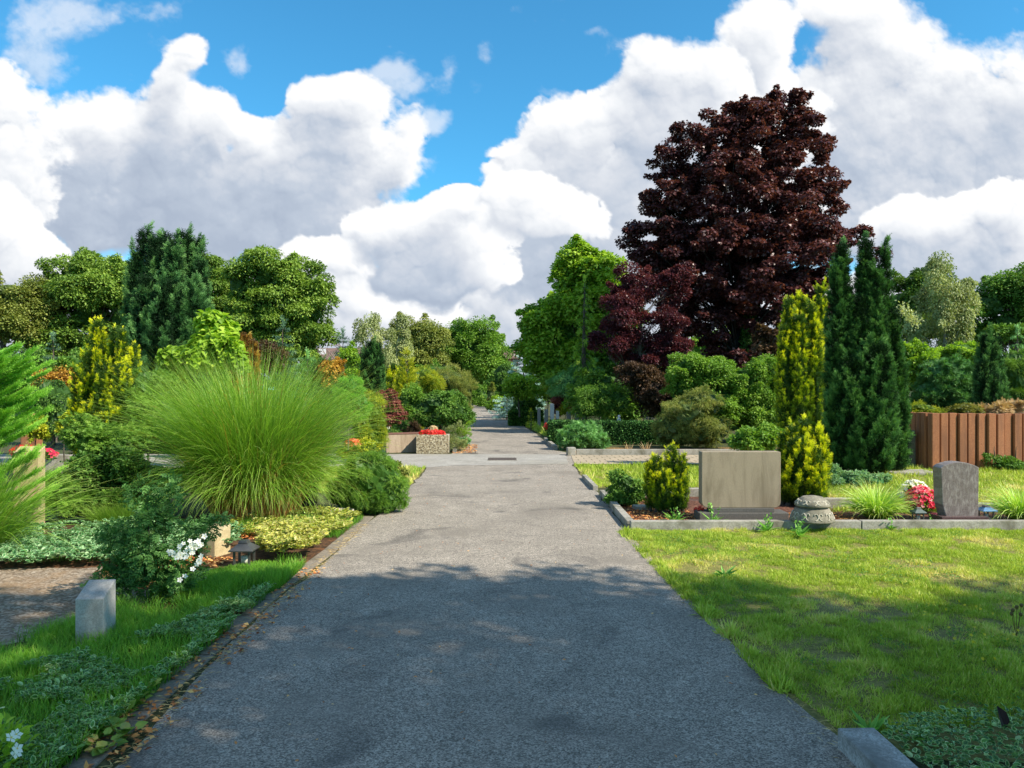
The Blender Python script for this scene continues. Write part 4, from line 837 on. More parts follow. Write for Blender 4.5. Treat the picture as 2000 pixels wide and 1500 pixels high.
# ---- far trees in the centre
tree('linden_tree', 'dome crowned dark olive tree left of the path end', 'tree', 815, 72,
     [(800, 655, 36, 36), (840, 665, 34, 34), (822, 690, 52, 38), (815, 700, 50, 40)], F_OLIVE, .20, 40000, 1.0, trunk=.35, shell=.65, core=.5, droop=.5)
tree('broadleaf_tree', 'wide spreading tree with a light green top closing the end of the path', 'tree', 930, 78,
     [(925, 668, 50, 40), (960, 685, 36, 40), (890, 690, 34, 42), (935, 705, 58, 40), (930, 690, 62, 50), (960, 715, 40, 40), (900, 712, 40, 36)], F_GREEN, .22, 52000, 1.1, trunk=.4, shell=.6, core=.45)
def bare(name, label, px, d, top, spread, mat, n, tw=.02):
    h = Z(top, d); x0 = X(px, d); r_ = empty(name, (x0, d, 0), label, 'tree'); A = Acc()
    def br(p, dr, L, r, lev):
        pts = [p]; dd = dr
        for i in range(5): dd = unit(dd+rnd(1, .16)[0]+np.array([0, 0, .05])); pts.append(pts[-1]+dd*L/5)
        tube(A, pts, np.linspace(r, r*.45, 6), 5)
        if lev < 4:
            for i in range(n if lev else n+3):
                k = random.randint(1, 5); a = unit(rnd(1))[0]*np.array([spread, spread, .5]); br(pts[k], unit(dd*.75+a), L*random.uniform(.5, .72), max(r*.5, tw*.5), lev+1)
    br(np.array([x0, d, 0.]), np.array([0, 0, 1.]), h*.55, .16, 0)
    A.build('trunk', mat, r_, smooth=True); return r_
bare('bare_tree', 'leafless reddish grey tree in front of the row house', 690, 60, 622, .8, stone('reddish_bark', (.16, .11, .10), (.30, .22, .20), None, 20), 3, .035)
def birch(name, label, px, d, lobes, n, leaf=.14):
    root = tree(name, label, 'birch', px, d, lobes, F_BIRCH, leaf, n, .55, trunk=.16, limbs=50, bark=PALEBARK, core=0, droop=1.6, flat=1.7, shell=.45, upn=.3, kdens=.8)
    return root
birch('birch_tree', 'thin airy birch with pale limbs behind the dark columnar yew left of centre', 728, 58, [(725, 650, 34, 32), (750, 680, 30, 40), (715, 690, 20, 24)], 9000)
birch('birch_tree', 'drooping greyish birch right behind the dark columnar yew left of centre', 775, 56, [(775, 690, 22, 34), (765, 725, 26, 34), (785, 650, 18, 22)], 9000)
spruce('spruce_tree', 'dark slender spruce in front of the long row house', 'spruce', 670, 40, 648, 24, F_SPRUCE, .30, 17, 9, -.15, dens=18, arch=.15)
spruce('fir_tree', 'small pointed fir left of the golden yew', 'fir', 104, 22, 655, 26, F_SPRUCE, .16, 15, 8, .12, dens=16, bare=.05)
# ---- left mid ground
yew('columnar_yew', 'tall dense dark green yew with a double top, highest plant on the left', 'yew', 20,
    [(284, 425, 24), (305, 440, 24, -.3), (326, 432, 22, .2), (268, 470, 20, -.2), (357, 428, 24, -.1), (382, 440, 22), (340, 450, 20, -.5), (394, 490, 17, -.2), (290, 520, 34, -.7), (330, 530, 40, -.9), (375, 540, 32, -.7), (262, 560, 18, -.4)],
    F_YEWB, .13, 26, .24, lat=.10, lean=.35, fat=.75)
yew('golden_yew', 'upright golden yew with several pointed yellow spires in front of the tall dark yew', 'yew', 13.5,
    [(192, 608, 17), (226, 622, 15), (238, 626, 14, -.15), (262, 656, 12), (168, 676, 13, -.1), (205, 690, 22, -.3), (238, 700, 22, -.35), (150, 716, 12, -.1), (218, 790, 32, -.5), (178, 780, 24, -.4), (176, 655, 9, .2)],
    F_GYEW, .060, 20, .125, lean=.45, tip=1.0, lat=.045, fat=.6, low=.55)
shrub('broadleaf_shrub', 'lime green shrub with big heart shaped leaves in front of the tall dark yew', 'shrub', 395, 15,
    [(400, 650, 34, 40), (425, 690, 42, 40), (370, 700, 50, 40), (340, 690, 24, 30), (415, 625, 12, 16)], F_BRIGHT, .13, 3800, .28, HEART, core=0, stems=26, stem_r=.016, droop=.7, kdens=1.1)
yew('rusty_conifer', 'rusty orange brown conifer poking out above the tall ornamental grass', 'conifer', 17, [(478, 640, 14), (492, 655, 14), (463, 662, 12, -.1)], F_RUST, .09, 24, .14, lean=.3)
yew('olive_conifer', 'slim olive green conifer left of the rusty one', 'conifer', 18, [(430, 632, 9), (443, 640, 9)], F_BOX, .09, 22, .14)
shrub('purple_shrub', 'dark purple brown shrub between rusty conifer and drooping cedar', 'shrub', 515, 30, [(505, 690, 28, 30), (535, 700, 24, 26)], F_BRONZE, .12, 5000, .35, core=.6)
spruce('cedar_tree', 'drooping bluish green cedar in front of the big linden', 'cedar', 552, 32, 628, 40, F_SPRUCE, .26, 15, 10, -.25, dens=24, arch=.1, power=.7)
spruce('cedar_tree', 'smaller feathery green conifer just right of the drooping cedar', 'conifer', 600, 30, 690, 32, F_PINE, .22, 12, 9, .1, dens=20, power=.6)
shrub('globe_hedge', 'clipped dark green rounded bush left of the golden yew', 'bush', 102, 16.5, [(104, 792, 38, 52), (125, 815, 30, 40), (88, 820, 30, 40)], F_BOX, .045, 16000, .16, core=.9, shell=.92)
shrub('orange_tipped_shrub', 'low shrub with orange tipped leaves on top of the clipped rounded bush', 'shrub', 108, 17.6, [(108, 742, 40, 22), (135, 755, 24, 20)], F_RUST, .05, 5000, .16, core=.7)
shrub('leafy_shrub', 'fresh green shrub left of the golden yew below the small fir', 'shrub', 142, 18, [(135, 715, 26, 26), (120, 740, 22, 24)], F_GREEN, .08, 3500, .2)
shrub('leafy_shrub', 'deep green shrub under the tall dark yew at its left foot', 'shrub', 290, 13.2, [(290, 760, 36, 46), (310, 820, 44, 50), (275, 830, 30, 40)], F_GREEN, .065, 8000, .2, PINNATE, stems=16)
shrub('leafy_shrub', 'light green rose like shrub in front of the golden yew', 'shrub', 195, 10.8, [(190, 870, 50, 44), (230, 880, 44, 50), (160, 845, 26, 30), (205, 920, 56, 36)], F_GREEN, .075, 6500, .17, PINNATE, stems=20, core=.6)
shrub('leafy_shrub', 'dark shrub with lime shoots between the golden yew and the white rose', 'shrub', 215, 9.6, [(200, 930, 52, 40), (255, 920, 48, 40), (160, 950, 40, 36), (300, 935, 40, 36)], F_DARKG, .055, 12000, .15, OVAL, stems=16)
shrub('fern_clump', 'low green clump at the foot of the dark shrub behind the teal ground cover', 'shrub', 120, 9.2, [(110, 965, 44, 34), (165, 985, 40, 22), (230, 985, 40, 22)], F_GREEN, .06, 5000, .12, PINNATE)
clump_grass('wild_grass', 'soft dark green grass clump between the sandstone post and the white rose', 'grass clump', 245, 8.9, F_LONGG if False else F_GREEN, 2600, .34, .30, .5, .9, .005)
shrub('yellow_flowering_shrub', 'small bright yellow shrub behind the feathery blades at the left', 'shrub', 68, 12.6, [(68, 836, 22, 18)], F_GTHU, .05, 2000, .10)
shrub('yellow_flowering_shrub', 'tiny yellow green shrub left of the light green rose like shrub', 'shrub', 131, 12.2, [(131, 830, 12, 18)], F_GTHU, .05, 900, .08)
spr_t = box('boulder_block', (X(62, 13.5), 13.5, 0), (.28, .2, Z(808, 13.5)), M_PAL, bevel=.02); tag(spr_t, 'reddish square stone block showing above the yellow shrub at left', 'stone block')
def flowers(name, label, cat, px, d, rx, rz, zc, n, mat, size, group=None, leafmat=None, dome=1.0, tmpl=FLOWER, ry=None, z0=0.0):
    x = X(px, d); r_ = empty(name, (x, d, z0), label, cat, group); ry = ry or rx; A = Acc(); u = unit(rnd(n)); u[:, 2] = np.abs(u[:, 2])
    P = np.array([x, d, zc])+u*np.array([rx, ry, rz])*rng.uniform(.82, 1.0, (n, 1)); N = unit(u+rnd(n, .35)+[0, -.2, .3])
    scatter(A, tmpl, P, np.cross(N, rnd(n)), N, size*rng.uniform(.7, 1.15, n), rng.uniform(.35, 1.0, n)); A.build('blossoms', mat, r_)
    k = int(n*2.0); u = unit(rnd(k)); u[:, 2] = np.abs(u[:, 2])
    B = Acc(); P = np.array([x, d, zc-.02])+u*np.array([rx*.95, ry*.95, rz*.9])*rng.uniform(.4, .93, (k, 1)); P[:, 2] = np.maximum(P[:, 2]-rng.random(k)*.05, z0+.01)
    scatter(B, OVAL, P, u+rnd(k, .5), np.array([0, 0, 1.])+rnd(k, .4), size*1.6*rng.uniform(.7, 1.2, k), rng.random(k)); B.build('leaves', leafmat or F_GREEN, r_); return r_
flowers('begonia_bed', 'pink red begonias below the small yellow shrub at left', 'flowers', 84, 12.0, .22, .12, .55, 90, F_PINK, .035)
flowers('begonia_bed', 'dull red begonias glimpsed behind the blades at the left edge', 'flowers', 48, 12.2, .22, .14, .58, 60, F_RED, .035)
tag(box('grave_border', (X(118, 12.5), 12.6, 0), (.6, .12, .52), M_CONC, rot=.2, bevel=.01), 'pale stone border behind the dark shrub at left', 'kerb')
# feathery conifer and blades at the left edge
root = empty('feathery_conifer', (X(-70, 7.6), 7.6, 0), 'bright green feathery conifer cut by the left edge of the view', 'conifer')
A = Acc(); B = Acc(); cx, cy = X(-70, 7.6), 7.6
tube(B, [(cx, cy, 0), (cx, cy, 1.9)], [.05, .01], 6)
for i in range(150):
    z = .12+1.75*random.random()**.8; a = random.uniform(0, 6.28); L = (.78-.22*(z/2)**2)*random.uniform(.75, 1.1)*(1 if z < 1.75 else .75); o = np.array([math.cos(a), math.sin(a), 0])
    s_ = np.linspace(0, 1, 7)[:, None]; p = np.array([cx, cy, z])+o*s_*L+np.array([0, 0, 1])*(.12*s_+.28*s_**2)*L
    tube(B, p, np.linspace(.007, .002, 7), 4); k = 150; q = rng.random(k)**.6; P = np.stack([np.interp(q, s_[:, 0], p[:, m]) for m in range(3)], -1)
    sd = np.array([-o[1], o[0], 0]); w = rng.normal(size=k); P = P+sd*(w*.055*(1.1-q))[:, None]
    scatter(A, PLUME, P, o*.8+np.array([0, 0, .55])+sd*(w*.35)[:, None]+rnd(k, .16), np.array([0, 0, 1.])+rnd(k, .3), .085*rng.uniform(.6, 1.3, k), .12+.75*q*rng.uniform(.6, 1.1, k))
A.build('foliage', F_LIME, root); B.build('trunk', BARK, root)
clump_grass('ornamental_grass', 'long arching green blades under the feathery conifer at the left edge', 'ornamental grass', -50, 7.3, F_MISC, 1500, 1.25, .18, .75, 1.3, .006, t0=.35, t1=.95)
# tall miscanthus
clump_grass('ornamental_grass', 'huge fountain of tall fine green blades with brown bases left of the path', 'ornamental grass', 498, 9.55, F_MISC, 9500, 2.20, .40, .34, 1.25, .0066, t0=.02, t1=.92, ecc=1.25, seg=9, hv=(.45, 1.06))
mm = ROOTS[-1]; A = Acc(); n = 2900; x0 = mm['_o'][0]; a = rng.uniform(0, 6.283, n); P = np.stack([x0+np.cos(a)*.45*rng.random(n), 9.55+np.sin(a)*.38*rng.random(n), 0*a], -1)
blades(A, P, a, rng.uniform(.12, .62, n), rng.uniform(.85, 1.7, n), np.full(n, .0065), rng.uniform(1.2, 2.5, n), .1, .95, 10); A.build('outer_blades', F_MISC, mm)
A = Acc(); n = 1500; a = rng.uniform(0, 6.283, n); q = np.sqrt(rng.random(n))
for i in range(n):
    b = np.array([x0+math.cos(a[i])*.5*q[i], 9.55+math.sin(a[i])*.40*q[i], 0]); ln = rng.uniform(.0, .28)*q[i]; h_ = rng.uniform(.25, .62)
    tube(A, [b, b+np.array([math.cos(a[i])*ln*h_, math.sin(a[i])*ln*h_, h_*.5]), b+np.array([math.cos(a[i])*ln*h_*2.1, math.sin(a[i])*ln*h_*2.1, h_])], [.0055, .005, .0035], 4, rng.random())
A.build('stalks', fol('grass_stalks', [(.30, .12, .04), (.46, .22, .08), (.55, .33, .12), (.42, .38, .10)], .1, .6), mm)
shrub('clipped_yew', 'rounded clipped green yew bush at the left rim of the path', 'yew', 722, 9.95, [(722, 942, 52, 60), (752, 958, 36, 50), (690, 960, 44, 46)], F_GREEN, .045, 26000, .11, SPRIG, core=.88, shell=.9, stems=4)
shrub('berry_shrub', 'small shrub with bronze tips between clipped yew and lawn corner', 'shrub', 772, 11.4, [(770, 930, 18, 34), (760, 955, 18, 20)], F_OLIVE, .05, 2000, .10, OVAL, core=0)
# ---- left of centre
shrub('green_conifer', 'bright lime green rounded conifer showing right above the tall grass', 'conifer', 682, 16, [(682, 760, 24, 26), (668, 780, 28, 26), (700, 790, 20, 26)], F_LIME, .07, 9000, .13, PLUME, core=.8, shell=.85)
yew('olive_conifer', 'dark green upright conifer left of the slender spruce', 'conifer', 25, [(628, 694, 11), (640, 704, 10), (618, 704, 9)], F_YEW, .10, 20, .2)
shrub('rusty_shrub', 'orange brown shrub at the foot of the slender spruce', 'shrub', 652, 24, [(652, 728, 26, 22)], F_RUST, .09, 3500, .22)
yew('columnar_yew', 'slim dark green columnar yew standing alone left of centre', 'yew', 23.5, [(724, 657, 15), (737, 660, 12, .1), (716, 680, 12, -.2), (742, 690, 9, -.1), (730, 700, 17, -.3)], F_YEW, .10, 22, .18, fat=.8)
shrub('golden_shrub', 'yellow green loose shrub directly left of the slim dark yew', 'shrub', 694, 26, [(690, 700, 20, 22), (700, 725, 20, 26), (690, 740, 24, 22)], F_BRIGHT, .09, 4500, .25, OVAL, core=.6)
yew('golden_yew', 'golden yew cluster right of the slim dark columnar yew', 'yew', 25, [(756, 712, 10), (768, 704, 10), (780, 716, 10, -.1), (762, 735, 15, -.2)], F_GYEW, .09, 20, .19, lean=.45)
yew('golden_yew', 'dark golden yew pressed against the left side of the slim dark yew', 'yew', 24.5, [(700, 728, 7), (708, 718, 6)], F_GYEW, .08, 18, .17)
spruce('golden_cypress', 'pointed bright golden cypress left of centre', 'cypress', 795, 23.5, 682, 34, F_GTHU, .16, 17, 12, .32, dens=34, arch=.25, tmpl=PLUME, power=.75, tw=.3, tlo=.35)
shrub('golden_thuja', 'golden green dome shaped thuja beside the orange flower patch', 'thuja', 727, 17.2, [(727, 800, 20, 32), (712, 830, 24, 36), (738, 840, 17, 34), (728, 855, 26, 26)], F_GTHU, .06, 12000, .12, PLUME, core=.86, shell=.88, flat=1.3, tlo=.0, thi=.95)
shrub('red_maple_shrub', 'rusty red weeping maple dome left of the pebbly planter', 'japanese maple', 764, 20.5, [(760, 785, 22, 22), (768, 812, 20, 22), (752, 806, 18, 26)], F_RMAP, .06, 11000, .14, DIAMOND, core=.75, droop=1.0, stems=14)
shrub('round_shrub', 'dense dark green rounded bush on short stems behind the planter', 'bush', 862, 21.3, [(862, 800, 46, 34), (838, 812, 30, 28), (888, 812, 30, 28)], F_DARKG, .065, 20000, .2, DIAMOND, core=.8, stems=14, stem_r=.03)
shrub('leafy_shrub', 'mid green bush between red maple and dark rounded bush', 'shrub', 805, 22.5, [(800, 790, 30, 36), (790, 825, 30, 30)], F_GREEN, .07, 8000, .2)
spruce('dwarf_conifer', 'low dark spreading conifer behind the brown rimmed trough', 'conifer', 785, 21, 812, 26, F_YEW, .09, 10, 9, .1, dens=26, power=.5)
yew('dwarf_conifer', 'small bronze column conifer behind the trough', 'conifer', 20.7, [(807, 822, 10), (812, 830, 9)], F_BRONZE, .05, 18, .10)
shrub('low_hedge', 'low dark green cushion behind the left end of the trough', 'bush', 760, 20.4, [(755, 846, 22, 10), (772, 852, 18, 8)], F_DARKG, .04, 3000, .10)
shrub('olive_shrub', 'large olive brown feathery bush left of the distant path', 'bush', 880, 31, [(880, 755, 44, 36), (905, 770, 20, 44), (850, 760, 26, 34), (896, 790, 22, 30)], F_OLIVE, .09, 20000, .28, PLUME, core=.78, stems=16)
shrub('golden_shrub', 'golden conifer bush between golden cypress and olive feathery bush', 'shrub', 832, 29, [(832, 735, 18, 18), (845, 750, 20, 22), (826, 765, 18, 22)], F_GTHU, .09, 5000, .22, PLUME)
shrub('red_shrub', 'small reddish shrub low beside the distant path at the left', 'shrub', 912, 33, [(910, 790, 10, 14)], F_BRONZE, .08, 1200, .15)
for i, (px, d_, pyc, lab) in enumerate(((892, 19.6, 858, 'straggly yellow green perennials next to the right end of the planter'), (905, 24, 840, 'pale flowering perennials along the left rim of the path beyond the planter'), (911, 31, 815, 'narrow strip of tall weeds left of the distant path'))):
    shrub('perennials', lab, 'perennials', px, d_, [(px, pyc, 20-5*i, 30-6*i), (px-8, pyc+12, 18-4*i, 16-4*i)], (F_BIRCH, F_BRIGHT, F_BRIGHT)[i], .06, 2600, .16, NARROW, core=0, droop=-.9, kdens=1.0)
shrub('perennials', 'low grey green cushion at the kerb right of the planter', 'perennials', 905, 19.9, [(903, 862, 12, 10)], F_PINE, .04, 1400, .09)
fl = flowers('begonias', 'bright red begonias filling the pebbly planter', 'flowers', 844, 19.2, .34, .12, .47, 190, F_RED, .045, ry=.17, z0=.41)
flowers('pale_flowers', 'cream dried blossoms rising among the red begonias of the planter', 'flowers', 846, 19.25, .12, .13, .56, 60, F_TAN, .04, ry=.10, z0=.41)
flowers('begonia_bed', 'orange red flower mound left of the planter beside the golden thuja', 'flowers', 689, 16.4, .20, .14, .40, 120, F_ORNG, .04)
shrub('golden_ground_shrub', 'low yellow ground cover mound in front of the golden thuja', 'shrub', 712, 16.6, [(712, 872, 30, 14), (690, 885, 30, 10)], F_GOLD if False else F_GTHU, .05, 3500, .10, OVAL, core=.7)
flowers('white_flowers', 'small white flowers beside the low yellow mound', 'flowers', 757, 21.8, .14, .16, .38, 50, F_WHITE, .05)
# far shrubs round the path end
for (px, d_, py, rx, ry, mt, lab) in ((935, 70, 770, 16, 26, F_GREEN, 'dark green bush blocking the very end of the path'), (915, 66, 768, 12, 22, F_GREEN, 'green bush at the left of the path end'),
      (960, 62, 775, 10, 20, F_OLIVE, 'olive bush right of the path end'), (975, 55, 790, 12, 14, F_BRIGHT, 'yellow green low shrub right of the distant path bend'),
      (962, 58, 795, 8, 10, F_GREEN, 'small green shrub at the inside of the distant bend'), (1001, 50, 798, 9, 9, F_BOX, 'small clipped hedge block beside the distant bend')):
    shrub('distant_shrub', lab, 'shrub', px, d_, [(px, py, rx, ry), (px+rx*.5, py+ry*.4, rx*.8, ry*.6)], mt, .14, 3500, .4, core=.7)
# background bushes closing the view to the horizon
BG = [(905, 88, 735, 40, 34, F_DARKG, 'dark bush in front of the reddish roofed house at the path end'), (965, 84, 742, 34, 34, F_DARKG, 'dark bush under the right side of the wide spreading tree'), (1225, 27, 800, 40, 22, F_GREEN, 'green bush just behind the middle of the dark hedge'), (1230, 34, 730, 80, 60, F_GREEN, 'green bush filling the gap under the plum tree'), (1180, 29, 760, 50, 34, F_GREEN, 'deep green bush behind the layered green shrub'), (1400, 44, 700, 90, 70, F_BRIGHT, 'green tree behind the loose light green shrub mass'), (1600, 30, 770, 60, 60, F_DARKG, 'dark bush behind the golden yew columns'),
 (700, 75, 735, 50, 30, F_OLIVE, 'olive bush beneath the long row house'), (1850, 36, 720, 80, 40, F_GREEN, 'green bush under the tall silver birch'), (640, 60, 745, 40, 30, F_GREEN, 'green bush below the leafless tree'), (590, 42, 740, 50, 34, F_DARKG, 'dark bush behind the tall grass left of the slender spruce'), (800, 50, 745, 40, 26, F_DARKG, 'dark bush behind the golden cypress'),
      (850, 58, 735, 36, 26, F_GREEN, 'green bush below the dome crowned olive tree'), (450, 34, 730, 60, 50, F_DARKG, 'dark bush behind the rusty conifer'), (330, 36, 740, 70, 60, F_DARKG, 'dark bush hidden behind the tall twin yew'), (200, 34, 730, 90, 60, F_DARKG, 'deep shaded bushes below the large linden with two tops'),
      (60, 32, 735, 90, 60, F_DARKG, 'deep shaded bush at the far left below the olive brown tree'), (985, 66, 742, 26, 40, F_DARKG, 'dark bush behind the blue spruce'), (1070, 44, 745, 50, 46, F_DARKG, 'dark bush below the bright green tree'), (740, 34, 770, 40, 26, F_GREEN, 'green bush behind the slim dark yew'),
      (1500, 36, 760, 90, 60, F_DARKG, 'dark bush below the copper tree behind the golden yews'), (1700, 40, 720, 90, 60, F_DARKG, 'dark bush behind the tall yew pair'), (1990, 38, 730, 70, 50, F_DARKG, 'dark bush at the far right below the dark tree'), (1330, 40, 760, 90, 60, F_DARKG, 'dark bush under the plum coloured tree')]
for (px, d_, py, rx, ry, mt, lab) in BG:
    shrub('background_bush', lab, 'bush', px, d_, [(px, py, rx, ry), (px-rx*.5, py+ry*.4, rx*.7, ry*.7), (px+rx*.5, py+ry*.3, rx*.7, ry*.7)], mt, .13, 7000, .5, core=.75)
# ---- right of centre
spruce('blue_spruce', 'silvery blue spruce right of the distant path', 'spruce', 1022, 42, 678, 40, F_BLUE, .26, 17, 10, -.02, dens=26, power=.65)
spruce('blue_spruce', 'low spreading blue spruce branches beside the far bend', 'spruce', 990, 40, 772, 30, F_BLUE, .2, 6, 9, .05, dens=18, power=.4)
shrub('round_tree', 'small umbrella shaped yellow green tree in front of the blue spruce', 'tree', 1018, 33, [(1018, 752, 34, 20), (1005, 765, 26, 16), (1034, 765, 24, 16)], F_BRIGHT, .10, 7500, .24, OVAL, core=.6, stems=10, stem_r=.03)
shrub('dark_shrub', 'dark shaded bush under the small umbrella shaped tree', 'bush', 1030, 34.5, [(1030, 790, 22, 20)], F_DARKG, .08, 4000, .25)
shrub('golden_shrub', 'golden yellow bush right of the blue spruce', 'shrub', 1070, 38, [(1068, 735, 22, 20), (1080, 755, 20, 22)], F_GTHU, .12, 5500, .3, PLUME)
tree('broadleaf_tree', 'fresh bright green maple standing left of the copper tree', 'tree', 1135, 35,
     [(1140, 520, 42, 52), (1180, 550, 48, 60), (1105, 560, 38, 60), (1060, 630, 48, 50), (1150, 640, 90, 80), (1075, 690, 60, 50), (1200, 620, 50, 70), (1040, 665, 34, 36), (1130, 720, 80, 50), (1190, 700, 70, 60), (1140, 590, 74, 80), (1110, 650, 80, 70)], F_BRIGHT, .14, 95000, .6, MAPLE, trunk=.22, limbs=70, shell=.6, core=.35, droop=.5, tlo=.15, thi=1.0)
spruce('weeping_conifer', 'weeping light green conifer standing in front of the bright maple', 'conifer', 1142, 31, 540, 26, F_BRIGHT, .20, 24, 6, -.35, dens=14, arch=-.4, power=.5)
tree('plum_tree', 'purple red leaved plum tree left of the copper maple', 'tree', 1255, 27,
     [(1250, 560, 46, 42), (1310, 555, 34, 30), (1225, 610, 56, 50), (1280, 640, 60, 56), (1200, 660, 46, 30), (1310, 690, 40, 40), (1260, 690, 60, 34)], F_PLUM, .085, 70000, .38, trunk=.13, limbs=80, shell=.45, core=0, kdens=1.1)
tree('copper_maple', 'tallest tree, dark copper red maple dominating the right side', 'maple', 1450, 30,
     [(1540, 300, 80, 110), (1480, 230, 70, 70), (1350, 310, 62, 66), (1420, 250, 52, 50), (1600, 400, 60, 110), (1450, 420, 150, 150), (1420, 520, 190, 90), (1480, 300, 100, 100), (1350, 450, 110, 110), (1560, 470, 100, 120), (1515, 210, 62, 62), (1460, 250, 55, 55), (1560, 240, 38, 60), (1380, 310, 72, 72), (1330, 280, 36, 40), (1300, 320, 40, 36), (1560, 340, 80, 90), (1450, 380, 110, 90), (1330, 400, 82, 66), (1580, 430, 56, 86), (1290, 480, 80, 50), (1400, 490, 120, 84), (1540, 500, 110, 84), (1625, 480, 34, 56), (1340, 560, 110, 60), (1500, 590, 110, 60), (1590, 590, 56, 56), (1240, 465, 40, 26), (1680, 462, 26, 18), (1722, 496, 14, 8), (1400, 640, 100, 50), (1540, 650, 80, 40), (1440, 560, 90, 60), (1450, 470, 80, 60), (1340, 640, 70, 46), (1480, 690, 100, 40)],
     F_COPPER, .11, 220000, .34, MAPLE, trunk=.26, limbs=120, bark=stone('dark_bark', (.015, .012, .010), (.045, .036, .03), None, 20), shell=.30, core=0, fork=.35, kdens=.85, flat=.62, droop=.6)
# ivy on its trunk
iv = ROOTS[-1]; A = Acc(); n = 9000; zz = rng.random(n)*5.2; a = rng.uniform(0, 6.283, n); q = .40-.04*zz+.10*rng.random(n)+.25*np.clip(1.6-zz, 0, 1); o = np.stack([np.cos(a), np.sin(a), 0*a], -1)
scatter(A, HEART, np.array([iv['_o'][0]+.25, 29.9, 0])+o*q[:, None]+np.stack([0*zz, 0*zz, zz], -1), rnd(n, .5)-[0, 0, .7], o+rnd(n, .3), .12*rng.uniform(.6, 1.2, n), rng.random(n)*.8); A.build('ivy', F_DARKG, iv)
shrub('bronze_shrub', 'dark bronze purple shrub under the plum tree', 'shrub', 1255, 24.5, [(1245, 735, 40, 30), (1270, 770, 40, 40), (1300, 790, 30, 30)], F_BRONZE, .07, 14000, .2, DIAMOND, core=.6, stems=20)
shrub('weeping_maple', 'spreading green layered shrub behind the grave pillars', 'shrub', 1170, 25, [(1170, 775, 40, 26), (1200, 785, 40, 30), (1150, 800, 36, 20)], F_GREEN, .10, 9000, .25, NARROW, core=.65, droop=.6, stems=14)
shrub('conifer_shrub', 'shaggy mid green bush below the weeping conifer', 'shrub', 1120, 31.5, [(1115, 760, 36, 34), (1150, 740, 34, 34)], F_PINE, .12, 7000, .3, PLUME, core=.7)
clump_grass('dry_grass', 'tuft of pale dry grass in front of the dark bronze shrub', 'ornamental grass', 1268, 22.6, F_TAN, 420, .78, .12, .45, .5, .012, t0=.4, t1=1)
shrub('red_maple_shrub', 'bright red maple shrub right behind the tallest white grave pillar', 'japanese maple', 1090, 31.2, [(1090, 784, 13, 13), (1086, 800, 12, 10)], F_RMAP, .09, 3500, .2)
shrub('yellow_shrub', 'yellow green shrub between the two red shrubs behind the grave pillars', 'shrub', 1104, 30.9, [(1104, 800, 9, 12)], F_GTHU, .08, 1400, .16)
shrub('red_maple_shrub', 'small dark red shrub right of the yellow shrub behind the grave pillars', 'japanese maple', 1119, 30.9, [(1119, 798, 13, 9)], F_RMAP, .08, 2000, .16)
def hedge(name, label, c, s, mat, leaf, n, rot=0.0, ends=True):
    r_ = empty(name, c, label, 'hedge'); A = Acc(); w_, l_, h_ = s; cr, sr = math.cos(rot), math.sin(rot)
    u = rng.uniform(-.5, .5, (n, 3)); f = rng.integers(0, 4, n); u[f == 0, 1] = -.5; u[f == 1, 2] = .5; u[f == 2, 0] = np.sign(u[f == 2, 0])*.5; u[f == 3, 1] = -.5
    nrm = np.zeros((n, 3)); nrm[f == 0, 1] = -1; nrm[f == 3, 1] = -1; nrm[f == 1, 2] = 1; nrm[f == 2, 0] = np.sign(u[f == 2, 0])
    q = u*np.array(s)+np.array([0, 0, h_/2])+rnd(n, .025)-nrm*.02; tr = lambda v: np.stack([v[:, 0]*cr-v[:, 1]*sr, v[:, 0]*sr+v[:, 1]*cr, v[:, 2]], -1)
    scatter(A, OVAL, tr(q)+np.array([c[0], c[1], 0]), tr(nrm)+rnd(n, .6)+[0, 0, .3], tr(nrm)+rnd(n, .5)+[0, 0, .5], leaf*rng.uniform(.7, 1.3, n), rng.random(n)**1.3)
    v = np.array([(a*w_*.47, b*l_*.47, z) for z in (0, h_*.95) for a, b in ((-1, -1), (1, -1), (1, 1), (-1, 1))]); A.add(tr(v)+np.array([c[0], c[1], 0]), [np.array(BF)], .05)
    A.build('foliage', mat, r_); return r_
hedge('clipped_hedge', 'long low clipped dark green hedge behind the mountain pine', ((X(1075, 22)+X(1300, 22))/2, 22.4, 0), (X(1300, 22)-X(1075, 22), .7, Z(826, 22)), F_YEW, .045, 30000)
hedge('clipped_hedge', 'low dark hedge with a yellow green top running back beside the path', (1.75, 25.5, 0), (.7, 5.2, .46), F_BOX, .05, 9000)
hedge('clipped_hedge', 'low dark hedge farther back under the small umbrella shaped tree', ((X(995, 34)+X(1058, 34))/2, 34, 0), (X(1058, 34)-X(995, 34), 1.6, .62), F_DARKG, .07, 7000)
turf('verge_lawn', [(1.1, 26), (.35, 36.5), (1.2, 36.5), (2.6, 30), (1.5, 26)], 9000, .10, .1, 1.8)
flowers('begonia_bed', 'red and pink flowers beside the path at the left end of the dark hedge', 'flowers', 1070, 22.6, .12, .16, .45, 60, F_RED, .05)
spruce('dwarf_conifer', 'tiny yellow green pointed conifer beside the path before the grave pillars', 'conifer', 1037, 29, 800, 8, F_GTHU, .08, 8, 6, .4, dens=12)
shrub('mountain_pine', 'rounded bright green mountain pine in front of the dark hedge', 'pine', 1136, 20.2, [(1120, 858, 28, 24), (1150, 858, 32, 26), (1136, 845, 30, 18), (1170, 868, 16, 18)], F_PINE, .10, 2600, .10, TUFT, core=.75, shell=.8, droop=-.6, kdens=1.4)
